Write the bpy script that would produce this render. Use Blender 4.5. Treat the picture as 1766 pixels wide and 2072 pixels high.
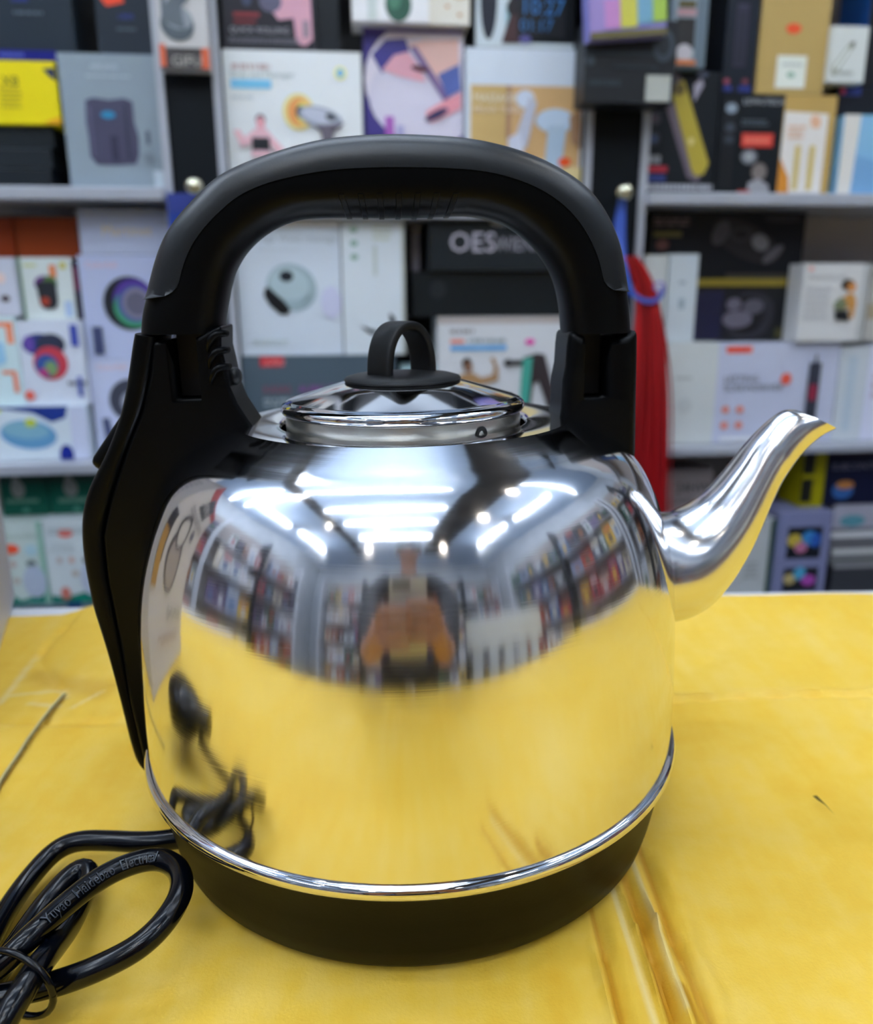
import bpy, bmesh, math, random
from mathutils import Vector, Matrix, Euler
sc = bpy.context.scene
for o in list(bpy.data.objects): bpy.data.objects.remove(o)
COL = sc.collection
R = math.radians
random.seed(7)

# ---------------------------------------------------------------- camera
TT = 0.8                                   # table top height (m)
CAMZ = TT + 0.2165
cd = bpy.data.cameras.new('camera'); cam = bpy.data.objects.new('camera', cd); COL.objects.link(cam)
cam.matrix_world = Matrix.Translation((0, 0, CAMZ)) @ Matrix.Rotation(R(90 - 15.3), 4, 'X') @ Matrix.Rotation(R(-0.2), 4, 'Z')
cd.sensor_fit = 'HORIZONTAL'; cd.sensor_width = 36.0; cd.lens = 1620 / 1766 * 36.0
cd.clip_start = 0.005; cd.clip_end = 60
cd.dof.use_dof = True; cd.dof.focus_distance = 0.262; cd.dof.aperture_fstop = 10.0
sc.camera = cam
# ---------------------------------------------------------------- exposure, world
sc.view_settings.view_transform = 'Standard'; sc.view_settings.look = 'None'
sc.view_settings.gamma = 1.0; sc.view_settings.use_curve_mapping = False
sc.view_settings.exposure = 1.34
TUBE_POWER = 17.0
w = bpy.data.worlds.new('world'); sc.world = w; w.use_nodes = True
w.node_tree.nodes['Background'].inputs[0].default_value = (.75, .85, 1, 1)
w.node_tree.nodes['Background'].inputs[1].default_value = 0.25
sc.cycles.max_bounces = 8; sc.cycles.diffuse_bounces = 4; sc.cycles.glossy_bounces = 6
sc.cycles.use_denoising = True

# ---------------------------------------------------------------- helpers
def lin(h):
    h = h.lstrip('#'); v = [int(h[i:i+2], 16) / 255 for i in (0, 2, 4)]
    return tuple(x / 12.92 if x <= .04045 else ((x + .055) / 1.055) ** 2.4 for x in v) + (1,)
MC = {}
BOX_BOOST = [False]        # shelf box colours: pale tones brightened in place of wall light, darks deepened
def mat(h, rough=.45, metal=0.0, spec=.5, emit=0.0):
    boost = BOX_BOOST[0]; k = (h, rough, metal, spec, emit, boost)
    if k in MC: return MC[k]
    m = bpy.data.materials.new('paint_' + h); m.use_nodes = True
    b = m.node_tree.nodes['Principled BSDF']
    c_ = lin(h)
    if boost: c_ = tuple(min(.88, 1.28 * x ** 1.13) for x in c_[:3]) + (1,)
    b.inputs['Base Color'].default_value = c_; b.inputs['Roughness'].default_value = rough
    b.inputs['Metallic'].default_value = metal; b.inputs['Specular IOR Level'].default_value = spec
    if emit:
        b.inputs['Emission Color'].default_value = lin(h); b.inputs['Emission Strength'].default_value = emit
    MC[k] = m; return m
def tag(o, label=None, cat=None, group=None, kind=None):
    if label: o['label'] = label
    if cat: o['category'] = cat
    if group: o['group'] = group
    if kind: o['kind'] = kind
    return o
def empty(name, loc=(0, 0, 0), rz=0):
    o = bpy.data.objects.new(name, None); COL.objects.link(o); o.location = loc; o.rotation_euler = (0, 0, rz)
    o.empty_display_size = .02; return o
class MB:
    def __init__(s): s.v = []; s.f = []; s.m = []; s.mats = []; s.sm = []
    def mi(s, m):
        if m not in s.mats: s.mats.append(m)
        return s.mats.index(m)
    def add(s, vs, fs, m, smooth=False):
        n = len(s.v); s.v += [tuple(v) for v in vs]; k = s.mi(m)
        for f in fs: s.f.append([i + n for i in f]); s.m.append(k); s.sm.append(smooth)
    def box(s, a, b, m, mtx=None):
        x0, y0, z0 = a; x1, y1, z1 = b
        vs = [(x0,y0,z0),(x1,y0,z0),(x1,y1,z0),(x0,y1,z0),(x0,y0,z1),(x1,y0,z1),(x1,y1,z1),(x0,y1,z1)]
        if mtx: vs = [tuple(mtx @ Vector(v)) for v in vs]
        s.add(vs, [(0,3,2,1),(4,5,6,7),(0,1,5,4),(1,2,6,5),(2,3,7,6),(3,0,4,7)], m)
    def tube(s, pts, rad, m, n=12, cap=True, up=(0, 0, 1)):
        P = [Vector(p) for p in pts]; rr = rad if isinstance(rad, (list, tuple)) else [rad] * len(P)
        vs = []; T0 = None; N = None
        for i, p in enumerate(P):
            t = (P[min(i+1, len(P)-1)] - P[max(i-1, 0)]).normalized()
            if N is None:
                u = Vector(up)
                if abs(u.dot(t)) > .95: u = Vector((1, 0, 0))
                N = (u - t * u.dot(t)).normalized()
            else: N = (N - t * N.dot(t)).normalized()
            B = t.cross(N)
            for k in range(n):
                a = 2 * math.pi * k / n; vs.append(p + (N * math.cos(a) + B * math.sin(a)) * rr[i])
        fs = []
        for i in range(len(P) - 1):
            for k in range(n):
                fs.append((i*n+k, i*n+(k+1) % n, (i+1)*n+(k+1) % n, (i+1)*n+k))
        if cap: fs += [tuple(reversed(range(n))), tuple(range((len(P)-1)*n, len(P)*n))]
        s.add(vs, fs, m, True)
    def lathe(s, prof, m, n=96, closed=False):
        vs = []; L = len(prof)
        for r, z in prof:
            for k in range(n):
                a = 2 * math.pi * k / n; vs.append((r * math.cos(a), r * math.sin(a), z))
        fs = []
        for i in range(L if closed else L - 1):
            j = (i + 1) % L
            for k in range(n): fs.append((i*n+k, i*n+(k+1) % n, j*n+(k+1) % n, j*n+k))
        if not closed:
            if prof[0][0] > 1e-6: fs.append(tuple(reversed(range(n))))
            if prof[-1][0] > 1e-6: fs.append(tuple(range((L-1)*n, L*n)))
        s.add(vs, fs, m, True)
    def loft(s, secs, m, cap=True, smooth=True):
        n = len(secs[0]); vs = [p for q in secs for p in q]; fs = []
        for i in range(len(secs) - 1):
            for k in range(n): fs.append((i*n+k, i*n+(k+1) % n, (i+1)*n+(k+1) % n, (i+1)*n+k))
        if cap: fs += [tuple(reversed(range(n))), tuple(range((len(secs)-1)*n, len(secs)*n))]
        s.add(vs, fs, m, smooth)
    def prism(s, poly, y0, y1, m):           # polygon in x,z extruded along y
        n = len(poly); vs = [(x, y0, z) for x, z in poly] + [(x, y1, z) for x, z in poly]
        fs = [tuple(range(n)), tuple(reversed(range(n, 2*n)))] + [(i, i+n, (i+1) % n + n, (i+1) % n) for i in range(n)]
        s.add(vs, fs, m)
    def build(s, name, parent=None, loc=None, rz=None, bevel=0, segs=3, angle=35, fix=True):
        me = bpy.data.meshes.new(name); me.from_pydata(s.v, [], s.f)
        for m in s.mats: me.materials.append(m)
        me.polygons.foreach_set('material_index', s.m); me.polygons.foreach_set('use_smooth', s.sm)
        me.update()
        if fix:
            bm = bmesh.new(); bm.from_mesh(me); bmesh.ops.recalc_face_normals(bm, faces=bm.faces[:]); bm.to_mesh(me); bm.free()
        o = bpy.data.objects.new(name, me); COL.objects.link(o)
        if parent: o.parent = parent
        if loc is not None: o.location = loc
        if rz is not None: o.rotation_euler = (0, 0, rz)
        if bevel:
            b = o.modifiers.new('bevel', 'BEVEL'); b.width = bevel; b.segments = segs; b.limit_method = 'ANGLE'; b.angle_limit = R(angle)
            for p in me.polygons: p.use_smooth = True
            me.set_sharp_from_angle(angle=R(40)); wn = o.modifiers.new('wn', 'WEIGHTED_NORMAL'); wn.keep_sharp = True; wn.weight = 80
        elif any(s.sm): me.set_sharp_from_angle(angle=R(50))
        return o
def crom(P, n=8):
    P = [Vector(p) for p in P]; out = []
    for i in range(len(P) - 1):
        a, b, c, d = P[max(i-1, 0)], P[i], P[i+1], P[min(i+2, len(P)-1)]
        for k in range(n):
            t = k / n; out.append(.5 * ((2*b) + (c-a)*t + (2*a-5*b+4*c-d)*t*t + (3*b-a-3*c+d)*t**3))
    out.append(P[-1]); return out
def resample(P, n):
    P = [Vector(p) for p in P]; L = [0]
    for i in range(1, len(P)): L.append(L[-1] + (P[i] - P[i-1]).length)
    out = []; j = 0
    for k in range(n):
        s = L[-1] * k / (n - 1)
        while j < len(P) - 2 and L[j+1] < s: j += 1
        t = (s - L[j]) / max(L[j+1] - L[j], 1e-9); out.append(P[j].lerp(P[j+1], min(max(t, 0), 1)))
    return out
TXT = {}
def text_mesh(t):
    if t in TXT: return TXT[t]
    c = bpy.data.curves.new('t', 'FONT'); c.body = t; c.resolution_u = 2; c.align_x = 'LEFT'
    o = bpy.data.objects.new('t', c); COL.objects.link(o)
    dg = bpy.context.evaluated_depsgraph_get(); dg.update()
    me = bpy.data.meshes.new_from_object(o.evaluated_get(dg))
    r = ([tuple(v.co) for v in me.vertices], [tuple(p.vertices) for p in me.polygons])
    bpy.data.objects.remove(o); bpy.data.curves.remove(c); bpy.data.meshes.remove(me)
    TXT[t] = r; return r
def apply_mods(o):
    dg = bpy.context.evaluated_depsgraph_get(); dg.update()
    me = bpy.data.meshes.new_from_object(o.evaluated_get(dg)); o.modifiers.clear(); o.data = me
def decals(mb, W, H, D, rough=.4, y=0.0, rnd=random):
    for k, d in enumerate(D):
        yy = y - .00025 * (k + 1); t = d[0]
        cl = lambda v: min(max(v, 0.0), 1.0)
        P = lambda fx, fy: ((cl(fx) - .5) * W, yy, (1 - cl(fy)) * H)
        if t == 'r':
            x0, y0, x1, y1, c = d[1:6]; mb.add([P(x0,y1),P(x1,y1),P(x1,y0),P(x0,y0)], [(0,1,2,3)], mat(c, rough))
        elif t == 'e':
            cx, cy, rx, ry, c = d[1:6]; a0 = R(d[6]) if len(d) > 6 else 0; n = 28; vs = []
            for i in range(n):
                a = 2*math.pi*i/n; ex = rx*W*math.cos(a); ey = ry*H*math.sin(a)
                X = ex*math.cos(a0) - ey*math.sin(a0); Z = ex*math.sin(a0) + ey*math.cos(a0)
                vs.append(P(cx + X / W, cy - Z / H))
            mb.add(vs, [tuple(range(n))], mat(c, rough))
        elif t == 'p':
            pts, c = d[1], d[2]; mb.add([P(*q) for q in pts], [tuple(reversed(range(len(pts))))], mat(c, rough))
        elif t == 't':
            x, yb, h, s, c = d[1:6]; vs, fs = text_mesh(s); k2 = h * H / .73
            x0 = (x - .5) * W; z0 = (1 - yb) * H; wid = max(v[0] for v in vs) * k2; sx = min(1, (W * .97 - x * W) / max(wid, 1e-6))
            mb.add([(x0 + v[0]*k2*sx, yy, z0 + v[1]*k2) for v in vs], fs, mat(c, rough))
        elif t == 'l':
            x0, y0, x1, y1, n, c = d[1:7]; rr = random.Random(int(x0*1000 + y0*777 + n))
            for i in range(n):
                ya = y0 + (y1-y0) * i / n; yb = ya + (y1-y0) / n * (.6 if n > 1 else 1); x = x0; end = x1 - rr.random()*.15*(x1-x0)*(n > 1)
                while x < end:
                    wd = rr.uniform(.02, .07); xb = min(x + wd, end)
                    mb.add([P(x,yb),P(xb,yb),P(xb,ya),P(x,ya)], [(0,1,2,3)], mat(c, rough)); x = xb + .012
# ---------------------------------------------------------------- wall frame: u along the shelving, off in front of it
PSI = R(6); EU = Vector((math.cos(PSI), math.sin(PSI), 0)); NU = Vector((-math.sin(PSI), math.cos(PSI), 0)); W0 = NU * (1.25 * math.cos(PSI))
def wp(u, z, off=0): p = W0 + EU * u - NU * off; return Vector((p.x, p.y, z))
def product_box(name, u0, u1, z0, z1, dep, off, col, label, D):
    mb = MB(); W = u1 - u0; H = z1 - z0
    H -= .0008; mb.box((-W/2, 0, 0), (W/2, dep, H), mat(col, .45, 0.0, .3)); decals(mb, W, H, D)
    o = mb.build(name, loc=wp((u0 + u1) / 2, z0 + .0004, off), rz=PSI, fix=False); return tag(o, label, 'box')

# ---------------------------------------------------------------- room shell
def noise_mat(name, c1, c2, scale, rough=.5, bump=0, metal=0, detail=4, spec=.5, stretch=None):
    m = bpy.data.materials.new(name); m.use_nodes = True; nt = m.node_tree; N = nt.nodes; L = nt.links; b = N['Principled BSDF']
    tc = N.new('ShaderNodeTexCoord'); no = N.new('ShaderNodeTexNoise'); cr = N.new('ShaderNodeValToRGB')
    no.inputs['Scale'].default_value = scale; no.inputs['Detail'].default_value = detail
    src = tc.outputs['Object']
    if stretch:
        mp = N.new('ShaderNodeMapping'); mp.inputs['Scale'].default_value = stretch; L.new(src, mp.inputs[0]); src = mp.outputs[0]
    L.new(src, no.inputs['Vector']); L.new(no.outputs['Fac'], cr.inputs[0]); L.new(cr.outputs[0], b.inputs['Base Color'])
    cr.color_ramp.elements[0].color = lin(c1); cr.color_ramp.elements[1].color = lin(c2)
    cr.color_ramp.elements[0].position = .35; cr.color_ramp.elements[1].position = .65
    b.inputs['Roughness'].default_value = rough; b.inputs['Metallic'].default_value = metal; b.inputs['Specular IOR Level'].default_value = spec
    if bump:
        bp = N.new('ShaderNodeBump'); bp.inputs['Strength'].default_value = bump; bp.inputs['Distance'].default_value = .001
        L.new(no.outputs['Fac'], bp.inputs['Height']); L.new(bp.outputs[0], b.inputs['Normal'])
    return m
wallm = noise_mat('wall_plaster', 'b8bec6', 'c4cad0', 3, .8)
ceilm = noise_mat('ceiling_panels', 'b2c8e4', 'bccfe8', 2, .7)
floorm = noise_mat('floor_tile', '8c8880', '9c988e', 5, .35)
def slab(name, a, b, m):
    mb = MB(); mb.box(a, b, m); return tag(mb.build(name), kind='structure')
XL, XR, YB, YF, ZC = -2.6, 2.6, -3.4, 2.3, 2.9
slab('floor', (XL, YB, -.1), (XR, YF, 0), floorm)
slab('ceiling', (XL, YB, ZC), (XR, YF, ZC + .1), ceilm)
slab('wall_left', (XL - .1, YB, 0), (XL, YF, ZC), wallm)
slab('wall_right', (XR, YB, 0), (XR + .1, YF, ZC), wallm)
slab('wall_back', (XL, YB - .1, 0), (XR, YB, ZC), wallm)
slab('wall_front', (XL, YF, 0), (XR, YF + .1, ZC), wallm)

# ---------------------------------------------------------------- ceiling lights: glowing tubes, some added only to brighten the room
tube_m = mat('eaf4ff', .4, emit=TUBE_POWER)
def tube_light(x, y, ln, rz, label):
    r = empty('ceiling_light', (x, y, ZC), rz); tag(r, label, 'ceiling light', 'fluorescent tubes on the shop ceiling')
    mb = MB(); mb.box((-ln/2, -.022, -.135), (ln/2, .022, -.11), mat('e8ecf0', .4))
    for q in (-.4, .4): mb.box((q*ln-.004, -.004, -.11), (q*ln+.004, .004, 0), mat('e8ecf0', .4))
    mb.build('housing', r)
    mb = MB(); mb.tube([(-ln/2 + .02, 0, -.156), (ln/2 - .02, 0, -.156)], .0155, tube_m, 12); mb.build('tube', r)
LL = 'slim white fluorescent tube on the shop ceiling, reflected in the kettle'
for (x, y, ln, rz) in [(-.25,-.15,1.3,0),(-.2,-.75,1.2,0),(-.15,-1.5,1.2,0),(-1.75,-.1,1.2,90),(-1.75,-1.6,1.2,90),(1.55,.05,1.2,90),(1.55,-1.4,1.2,90),(-.3,.75,1.2,0),(1.5,1.0,1.2,0),(-1.7,1.0,1.2,0),(-.3,1.35,1.2,0),(-1.5,.55,1.2,0)]:
    tube_light(x, y, ln, R(rz), LL)

for (x, y) in ((-.75,-2.3),(.0,-2.45),(.85,-2.3),(-1.1,-.9),(1.05,-.6),(1.0,.6),(-1.1,.5),(-.35,-1.15)):
    r_ = empty('ceiling_downlight', (x, y, ZC)); tag(r_, 'small round downlight in the shop ceiling, reflected in the kettle', 'ceiling light', 'round downlights in the shop ceiling')
    mb = MB(); mb.lathe([(.062, -.001), (.075, -.001), (.075, -.02), (.062, -.02)], mat('e8ecf0', .4), 32, closed=True); mb.build('rim', r_)
    mb = MB(); mb.lathe([(.0, -.012), (.061, -.012), (.061, -.002), (.0, -.002)], mat('fff6e8', .4, emit=30), 32); mb.build('lens', r_)
beamm = noise_mat('dark_ceiling_truss', '2a2826', '3c3836', 3, .8)
slab('trim_1', (.47, -2.7, ZC - .012), (.95, 2.0, ZC - .001), beamm)
slab('trim_2', (-1.12, -2.7, ZC - .014), (-.96, 2.0, ZC - .001), beamm)

# ---------------------------------------------------------------- shelving wall
white_m = noise_mat('shelf_enamel', 'a6aab4', 'b2b6be', 8, .3)
grey_m = noise_mat('back_panel', 'a29a96', 'aca4a0', 4, .6)
black_m = noise_mat('black_panel', '050c12', '070f16', 6, .5, spec=.2)
def wbox(mb, u0, u1, z0, z1, f, b, m):   # f,b offsets in front
    vs = [wp(u, z, o) for o in (f, b) for (u, z) in ((u0, z0), (u1, z0), (u1, z1), (u0, z1))]
    mb.add(vs, [(0,1,2,3),(7,6,5,4),(0,4,5,1),(1,5,6,2),(2,6,7,3),(3,7,4,0)], m)
unit = empty('display_shelving', (0, 0, 0)); tag(unit, 'white and black wall of display shelving behind the kettle', 'shelving')
mb = MB(); wbox(mb, -1.3, -.2453, .02, 1.9, -.145, -.165, grey_m); wbox(mb, -.17, .357, .02, 1.9, -.24, -.26, mat('14181e', .5)); wbox(mb, .4368, 1.5, .02, 1.9, -.145, -.165, grey_m)
mb.build('back_panel', unit)
for (a, b) in ((-.2453, -.1623), (.3447, .4368)):
    mb = MB(); wbox(mb, a, b, 0, 1.9, .025, -.24, black_m); mb.build('post_panel', unit)
    for (c, d) in ((a - .001, a + .009), (b - .010, b + .001)):
        mb = MB(); wbox(mb, c, d, 0, 1.9, .031, .0255, white_m); mb.build('edge_trim', unit)
for (u0, u1, z, th, f) in [(-1.3,-.2464,1.1575,.018,.045),(-1.3,-.2464,.779,.017,.05),(-1.3,-.2464,.500,.018,.05),(-1.3,-.2464,1.56,.018,.04),(-.1613,.3437,1.1315,.012,.03),(-.1613,.3437,.779,.016,.03),(-.1613,.3437,.40,.016,.03),(-.1613,.3437,1.56,.016,.03),(.4378,1.5,1.1575,.018,.045),(.4378,1.5,.779,.014,.045),(.4378,1.5,.500,.018,.05),(.4378,1.5,1.56,.018,.04)]:
    mb = MB(); wbox(mb, u0, u1, z - th, z - .0008, f, -.144 if u0 != -.1613 else -.239, white_m); mb.build('shelf_board', unit, bevel=.002)
for z in (0.09,):
    for (u0, u1) in ((-1.3, -.2464), (.4378, 1.5)):
        mb = MB(); wbox(mb, u0, u1, z, z + .018, .04, -.24, white_m); mb.build('shelf_board', unit)
mb = MB(); wbox(mb, .0985, .1115, 1.0483, 1.1185, -.05, -.06, mat('9a94a0', .4)); wbox(mb, .0835, .0960, .93, 1.1185, -.08, -.2, mat('2c3038', .5)); mb.build('price_rail', unit)

ROWS = [
 ('black_carton', -0.5115, -0.4046, 1.1575, 1.1844, 0.12, 0, '1b2228', 'black carton at the bottom of the stack under the yellow box', [('r', 0, 0.02, 1, 0.06, '3a434a')]),
 ('black_carton', -0.5078, -0.4008, 1.1844, 1.2108, 0.12, 0, '1d252b', 'black carton in the middle of the stack under the yellow box', [('r', 0, 0.04, 1, 0.1, '3a434a')]),
 ('black_carton', -0.5038, -0.3961, 1.2108, 1.2381, 0.12, 0, '1d262c', 'black carton directly beneath the yellow box', [('r', 0, 0.04, 1, 0.08, '3a434a')]),
 ('yellow_product_box', -0.4918, -0.3804, 1.2381, 1.3157, 0.12, 0.01, 'dccb04', 'bright yellow product box with black lettering on the upper left shelf', [('t', 0.375, 0.4, 0.17, 'X8', '22240c'), ('l', 0.34, 0.42, 0.6, 0.78, 5, 'b5a60a'), ('p', [(0.86, 0.12), (1, 0.1), (1, 0.3), (0.93, 0.24)], '2a3550'), ('p', [(0.8, 0.97), (1, 0.88), (1, 1)], 'e8a000')]),
 ('navy_carton', -0.485, -0.377, 1.3157, 1.3286, 0.12, 0.01, '0a1578', 'flat navy blue carton lying on the yellow box', [('l', 0.35, 0.3, 0.62, 0.7, 1, '5a66b8')]),
 ('dark_carton', -0.496, -0.3532, 1.3286, 1.4519, 0.12, 0, '222f3a', 'dark slate carton with blue lettering above the navy carton', [('t', 0.47, 0.52, 0.055, 'LIBER', '1e2f9a'), ('l', 0.48, 0.61, 0.74, 0.64, 1, '55606a')]),
 ('massager_box', -0.3762, -0.2478, 1.1575, 1.3269, 0.07, 0.01, '8b979f', 'grey box picturing a heated vest on the upper left shelf', [('t', 0.32, 0.11, 0.035, 'AERLANG', 'b4bec4'), ('l', 0.27, 0.155, 0.72, 0.17, 1, 'a5b0b6'), ('p', [(0.24, 0.34), (0.32, 0.32), (0.48, 0.335), (0.64, 0.32), (0.72, 0.345), (0.72, 0.5), (0.75, 0.6), (0.74, 0.74), (0.7, 0.81), (0.5, 0.82), (0.3, 0.82), (0.235, 0.76), (0.235, 0.6), (0.225, 0.5)], '4a4960'), ('r', 0.62, 0.36, 0.66, 0.78, '3a3a50'), ('r', 0.46, 0.6, 0.53, 0.79, '34324a'), ('r', 0.26, 0.38, 0.29, 0.76, '5a5a72'), ('e', 0.46, 0.445, 0.075, 0.028, '2b87ad'), ('r', 0.83, 0.56, 0.87, 0.66, '59616b'), ('e', 0.84, 0.76, 0.06, 0.035, '7b868e'), ('r', 0.88, 0.86, 0.98, 0.99, 'b5c0c6')]),
 ('dark_carton', -0.3229, -0.2484, 1.3269, 1.4566, 0.1, 0, '222d38', 'dark carton with orange price sticker standing on the grey vest box', [('p', [(0.08, 0.46), (0.48, 0.44), (0.52, 0.51), (0.2, 0.55)], 'ff4a1a'), ('t', 0.38, 0.66, 0.05, 'LIBER', '22348a'), ('l', 0.34, 0.74, 0.68, 0.77, 1, '47525c')]),
 ('massage_gun_box', -0.1605, 0.0272, 1.1315, 1.3363, 0.07, 0.01, 'd9dfe4', 'white box picturing a massage gun and an exercising woman', [('l', 0.06, 0.085, 0.34, 0.12, 1, 'b9a7a4'), ('t', 0.05, 0.165, 0.04, 'Body and Massager', '9aa6a4'), ('r', 0.05, 0.18, 0.34, 0.235, '7cbfe4'), ('l', 0.05, 0.28, 0.2, 0.3, 1, 'c2cacd'), ('e', 0.845, 0.13, 0.045, 0.042, 'dfe3a0'), ('e', 0.845, 0.13, 0.022, 0.025, '58aee0'), ('e', 0.53, 0.375, 0.115, 0.115, 'f6cf8c'), ('e', 0.535, 0.375, 0.085, 0.09, 'f09a5c'), ('e', 0.56, 0.38, 0.05, 0.07, 'f8d27a'), ('e', 0.545, 0.375, 0.035, 0.04, '1e2634'), ('e', 0.69, 0.41, 0.165, 0.068, '9aa0ae', -14), ('e', 0.68, 0.4, 0.13, 0.045, 'b9bdc9', -14), ('e', 0.765, 0.405, 0.04, 0.022, '484d55', -18), ('p', [(0.64, 0.46), (0.87, 0.44), (0.78, 0.5), (0.77, 0.6), (0.7, 0.6), (0.69, 0.5)], '6a646f'), ('e', 0.25, 0.43, 0.035, 0.035, '4a2a30'), ('e', 0.25, 0.45, 0.03, 0.04, 'e9a3ab'), ('p', [(0.22, 0.48), (0.28, 0.48), (0.42, 0.62), (0.38, 0.66), (0.31, 0.58), (0.31, 0.66), (0.17, 0.66), (0.18, 0.58), (0.1, 0.6), (0.05, 0.5), (0.09, 0.49), (0.13, 0.54)], 'e6b6bd'), ('r', 0.18, 0.54, 0.31, 0.62, '20242c')]),
 ('makeup_tool_box', 0.0313, 0.1704, 1.1315, 1.3699, 0.08, 0.0, '4c4386', 'purple box picturing a woman being massaged', [('e', 0.66, 0.27, 0.66, 0.33, 'd8d2e6'), ('e', 0.66, 0.36, 0.62, 0.26, 'cdc9d6'), ('p', [(0.0, 0.02), (1, 0.02), (1, 0.0), (0, 0.0)], '5a4f98'), ('p', [(0.08, 0.14), (0.22, 0.06), (0.42, 0.05), (0.46, 0.12), (0.3, 0.15), (0.18, 0.24)], '46408c'), ('p', [(0.18, 0.22), (0.3, 0.14), (0.44, 0.12), (0.56, 0.2), (0.62, 0.28), (0.5, 0.27), (0.34, 0.25)], 'e8a9b6'), ('p', [(0.44, 0.08), (0.62, 0.06), (0.95, 0.05), (0.96, 0.18), (0.9, 0.25), (0.82, 0.34), (0.7, 0.3)], 'e8b8ae'), ('p', [(0.46, 0.1), (0.52, 0.09), (0.86, 0.36), (0.8, 0.38)], '7d6a96'), ('p', [(0.74, 0.24), (0.96, 0.18), (0.98, 0.32), (0.84, 0.36)], '5a6aa6'), ('p', [(0.62, 0.44), (0.8, 0.38), (0.98, 0.33), (0.98, 0.42), (0.84, 0.46), (0.68, 0.5), (0.62, 0.49)], 'de9aa4'), ('e', 0.73, 0.455, 0.13, 0.022, '33315c', 25), ('e', 0.56, 0.21, 0.09, 0.016, '6b3f48', -10), ('r', 0.2, 0.47, 0.29, 0.66, 'a866b4'), ('r', 0.32, 0.52, 0.39, 0.66, 'a8a6c8')]),
 ('massage_gun_box', 0.173, 0.343, 1.1315, 1.3461, 0.07, 0.012, 'ccd4e8', 'white and tan box picturing a pale blue massage gun with an orange price sticker', [('r', 0.04, 0.22, 0.98, 1, 'caa878'), ('r', 0.04, 0.22, 0.34, 1, 'c4a870'), ('r', 0.34, 0.22, 0.38, 0.55, 'a88468'), ('p', [(0.2, 0.7), (0.6, 0.66), (1, 0.72), (1, 1), (0.1, 1)], 'd8c898'), ('t', 0.06, 0.32, 0.05, 'MASSAGE', 'e8dccc'), ('t', 0.06, 0.385, 0.04, 'RELAX TURBO', 'e0d0bc'), ('e', 0.5, 0.3, 0.08, 0.055, 'c8d0dc'), ('p', [(0.54, 0.28), (0.6, 0.32), (0.52, 0.6), (0.4, 0.6), (0.44, 0.48)], 'b9bcc8'), ('p', [(0.36, 0.54), (0.46, 0.5), (0.5, 0.64), (0.36, 0.66)], 'c8ccd8'), ('e', 0.76, 0.43, 0.17, 0.075, 'b8c8d8'), ('p', [(0.7, 0.46), (0.86, 0.46), (0.8, 0.9), (0.66, 0.9)], 'aabccc'), ('p', [(0.88, 0.4), (0.98, 0.36), (0.98, 0.6), (0.9, 0.56)], 'a8886c'), ('e', 0.85, 0.685, 0.055, 0.03, 'ff5a20')]),
 ('hair_dryer_box', -0.157, -0.0325, 1.3363, 1.4652, 0.08, 0.01, '2d2c34', 'dark box picturing a pink hair dryer above the white massage gun box', [('p', [(0.5, 0.4), (0.95, 0.38), (0.96, 0.9), (0.88, 0.96), (0.78, 0.94), (0.76, 0.7), (0.6, 0.72), (0.5, 0.6)], 'c89aa8'), ('e', 0.52, 0.55, 0.12, 0.1, '5c5a70'), ('r', 0.86, 0.72, 0.92, 0.88, '8c8088'), ('e', 0.27, 0.55, 0.05, 0.05, '3c4460'), ('r', 0.12, 0.66, 0.4, 0.7, '8c2c34'), ('r', 0.12, 0.73, 0.36, 0.76, '7c2830'), ('t', 0.07, 0.85, 0.06, 'QUICK ROLLING', 'a0a0a6'), ('l', 0.06, 0.9, 0.85, 0.96, 2, '707078')]),
 ('dark_carton', -0.0317, -0.0013, 1.3363, 1.4716, 0.06, 0.0, '131b22', 'narrow black carton beside the pink hair dryer box', []),  # dark block added to fill the gap between two boxes
 ('leaf_print_box', 0.0164, 0.1203, 1.37, 1.4654, 0.06, 0.025, 'dfe2e0', 'white box with a dark green leaf print above the purple box', [('e', 0.6, 0.78, 0.17, 0.22, '2c5c4a'), ('e', 0.55, 0.72, 0.08, 0.12, '4c8068'), ('r', 0.2, 0.5, 0.32, 0.98, 'c4ccc8')]),
 ('gold_print_box', 0.1208, 0.1765, 1.37, 1.47, 0.06, 0.02, 'd6d2c6', 'cream box with small gold marks beside the leaf print box', [('e', 0.75, 0.55, 0.3, 0.14, 'c6b090'), ('e', 0.45, 0.78, 0.05, 0.02, 'b8862c'), ('e', 0.75, 0.88, 0.05, 0.02, 'b8862c')]),
 ('smartwatch_box', 0.186, 0.3255, 1.3461, 1.4766, 0.08, 0.012, '0a1118', 'black box picturing a smartwatch and blue digits', [('p', [(0, 0.0), (0.4, 0.0), (0.3, 0.95), (1, 0.95), (1, 1), (0, 1)], 'c2ccd0'), ('e', 0.13, 0.55, 0.085, 0.38, '181c2c'), ('p', [(0.3, 0.6), (0.38, 0.55), (0.42, 0.75), (0.3, 0.9)], '8cb0b8'), ('e', 0.38, 0.62, 0.07, 0.09, '241c20'), ('p', [(0.34, 0.7), (0.42, 0.68), (0.44, 0.96), (0.26, 0.96)], '4a3030'), ('r', 0.42, 0.45, 0.9, 0.9, '0a1218'), ('t', 0.44, 0.68, 0.16, '10:27', '3a7ab0'), ('t', 0.44, 0.84, 0.12, '01:17', '3a78ac'), ('e', 0.5, 0.92, 0.06, 0.04, '5a5890')]),
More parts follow.
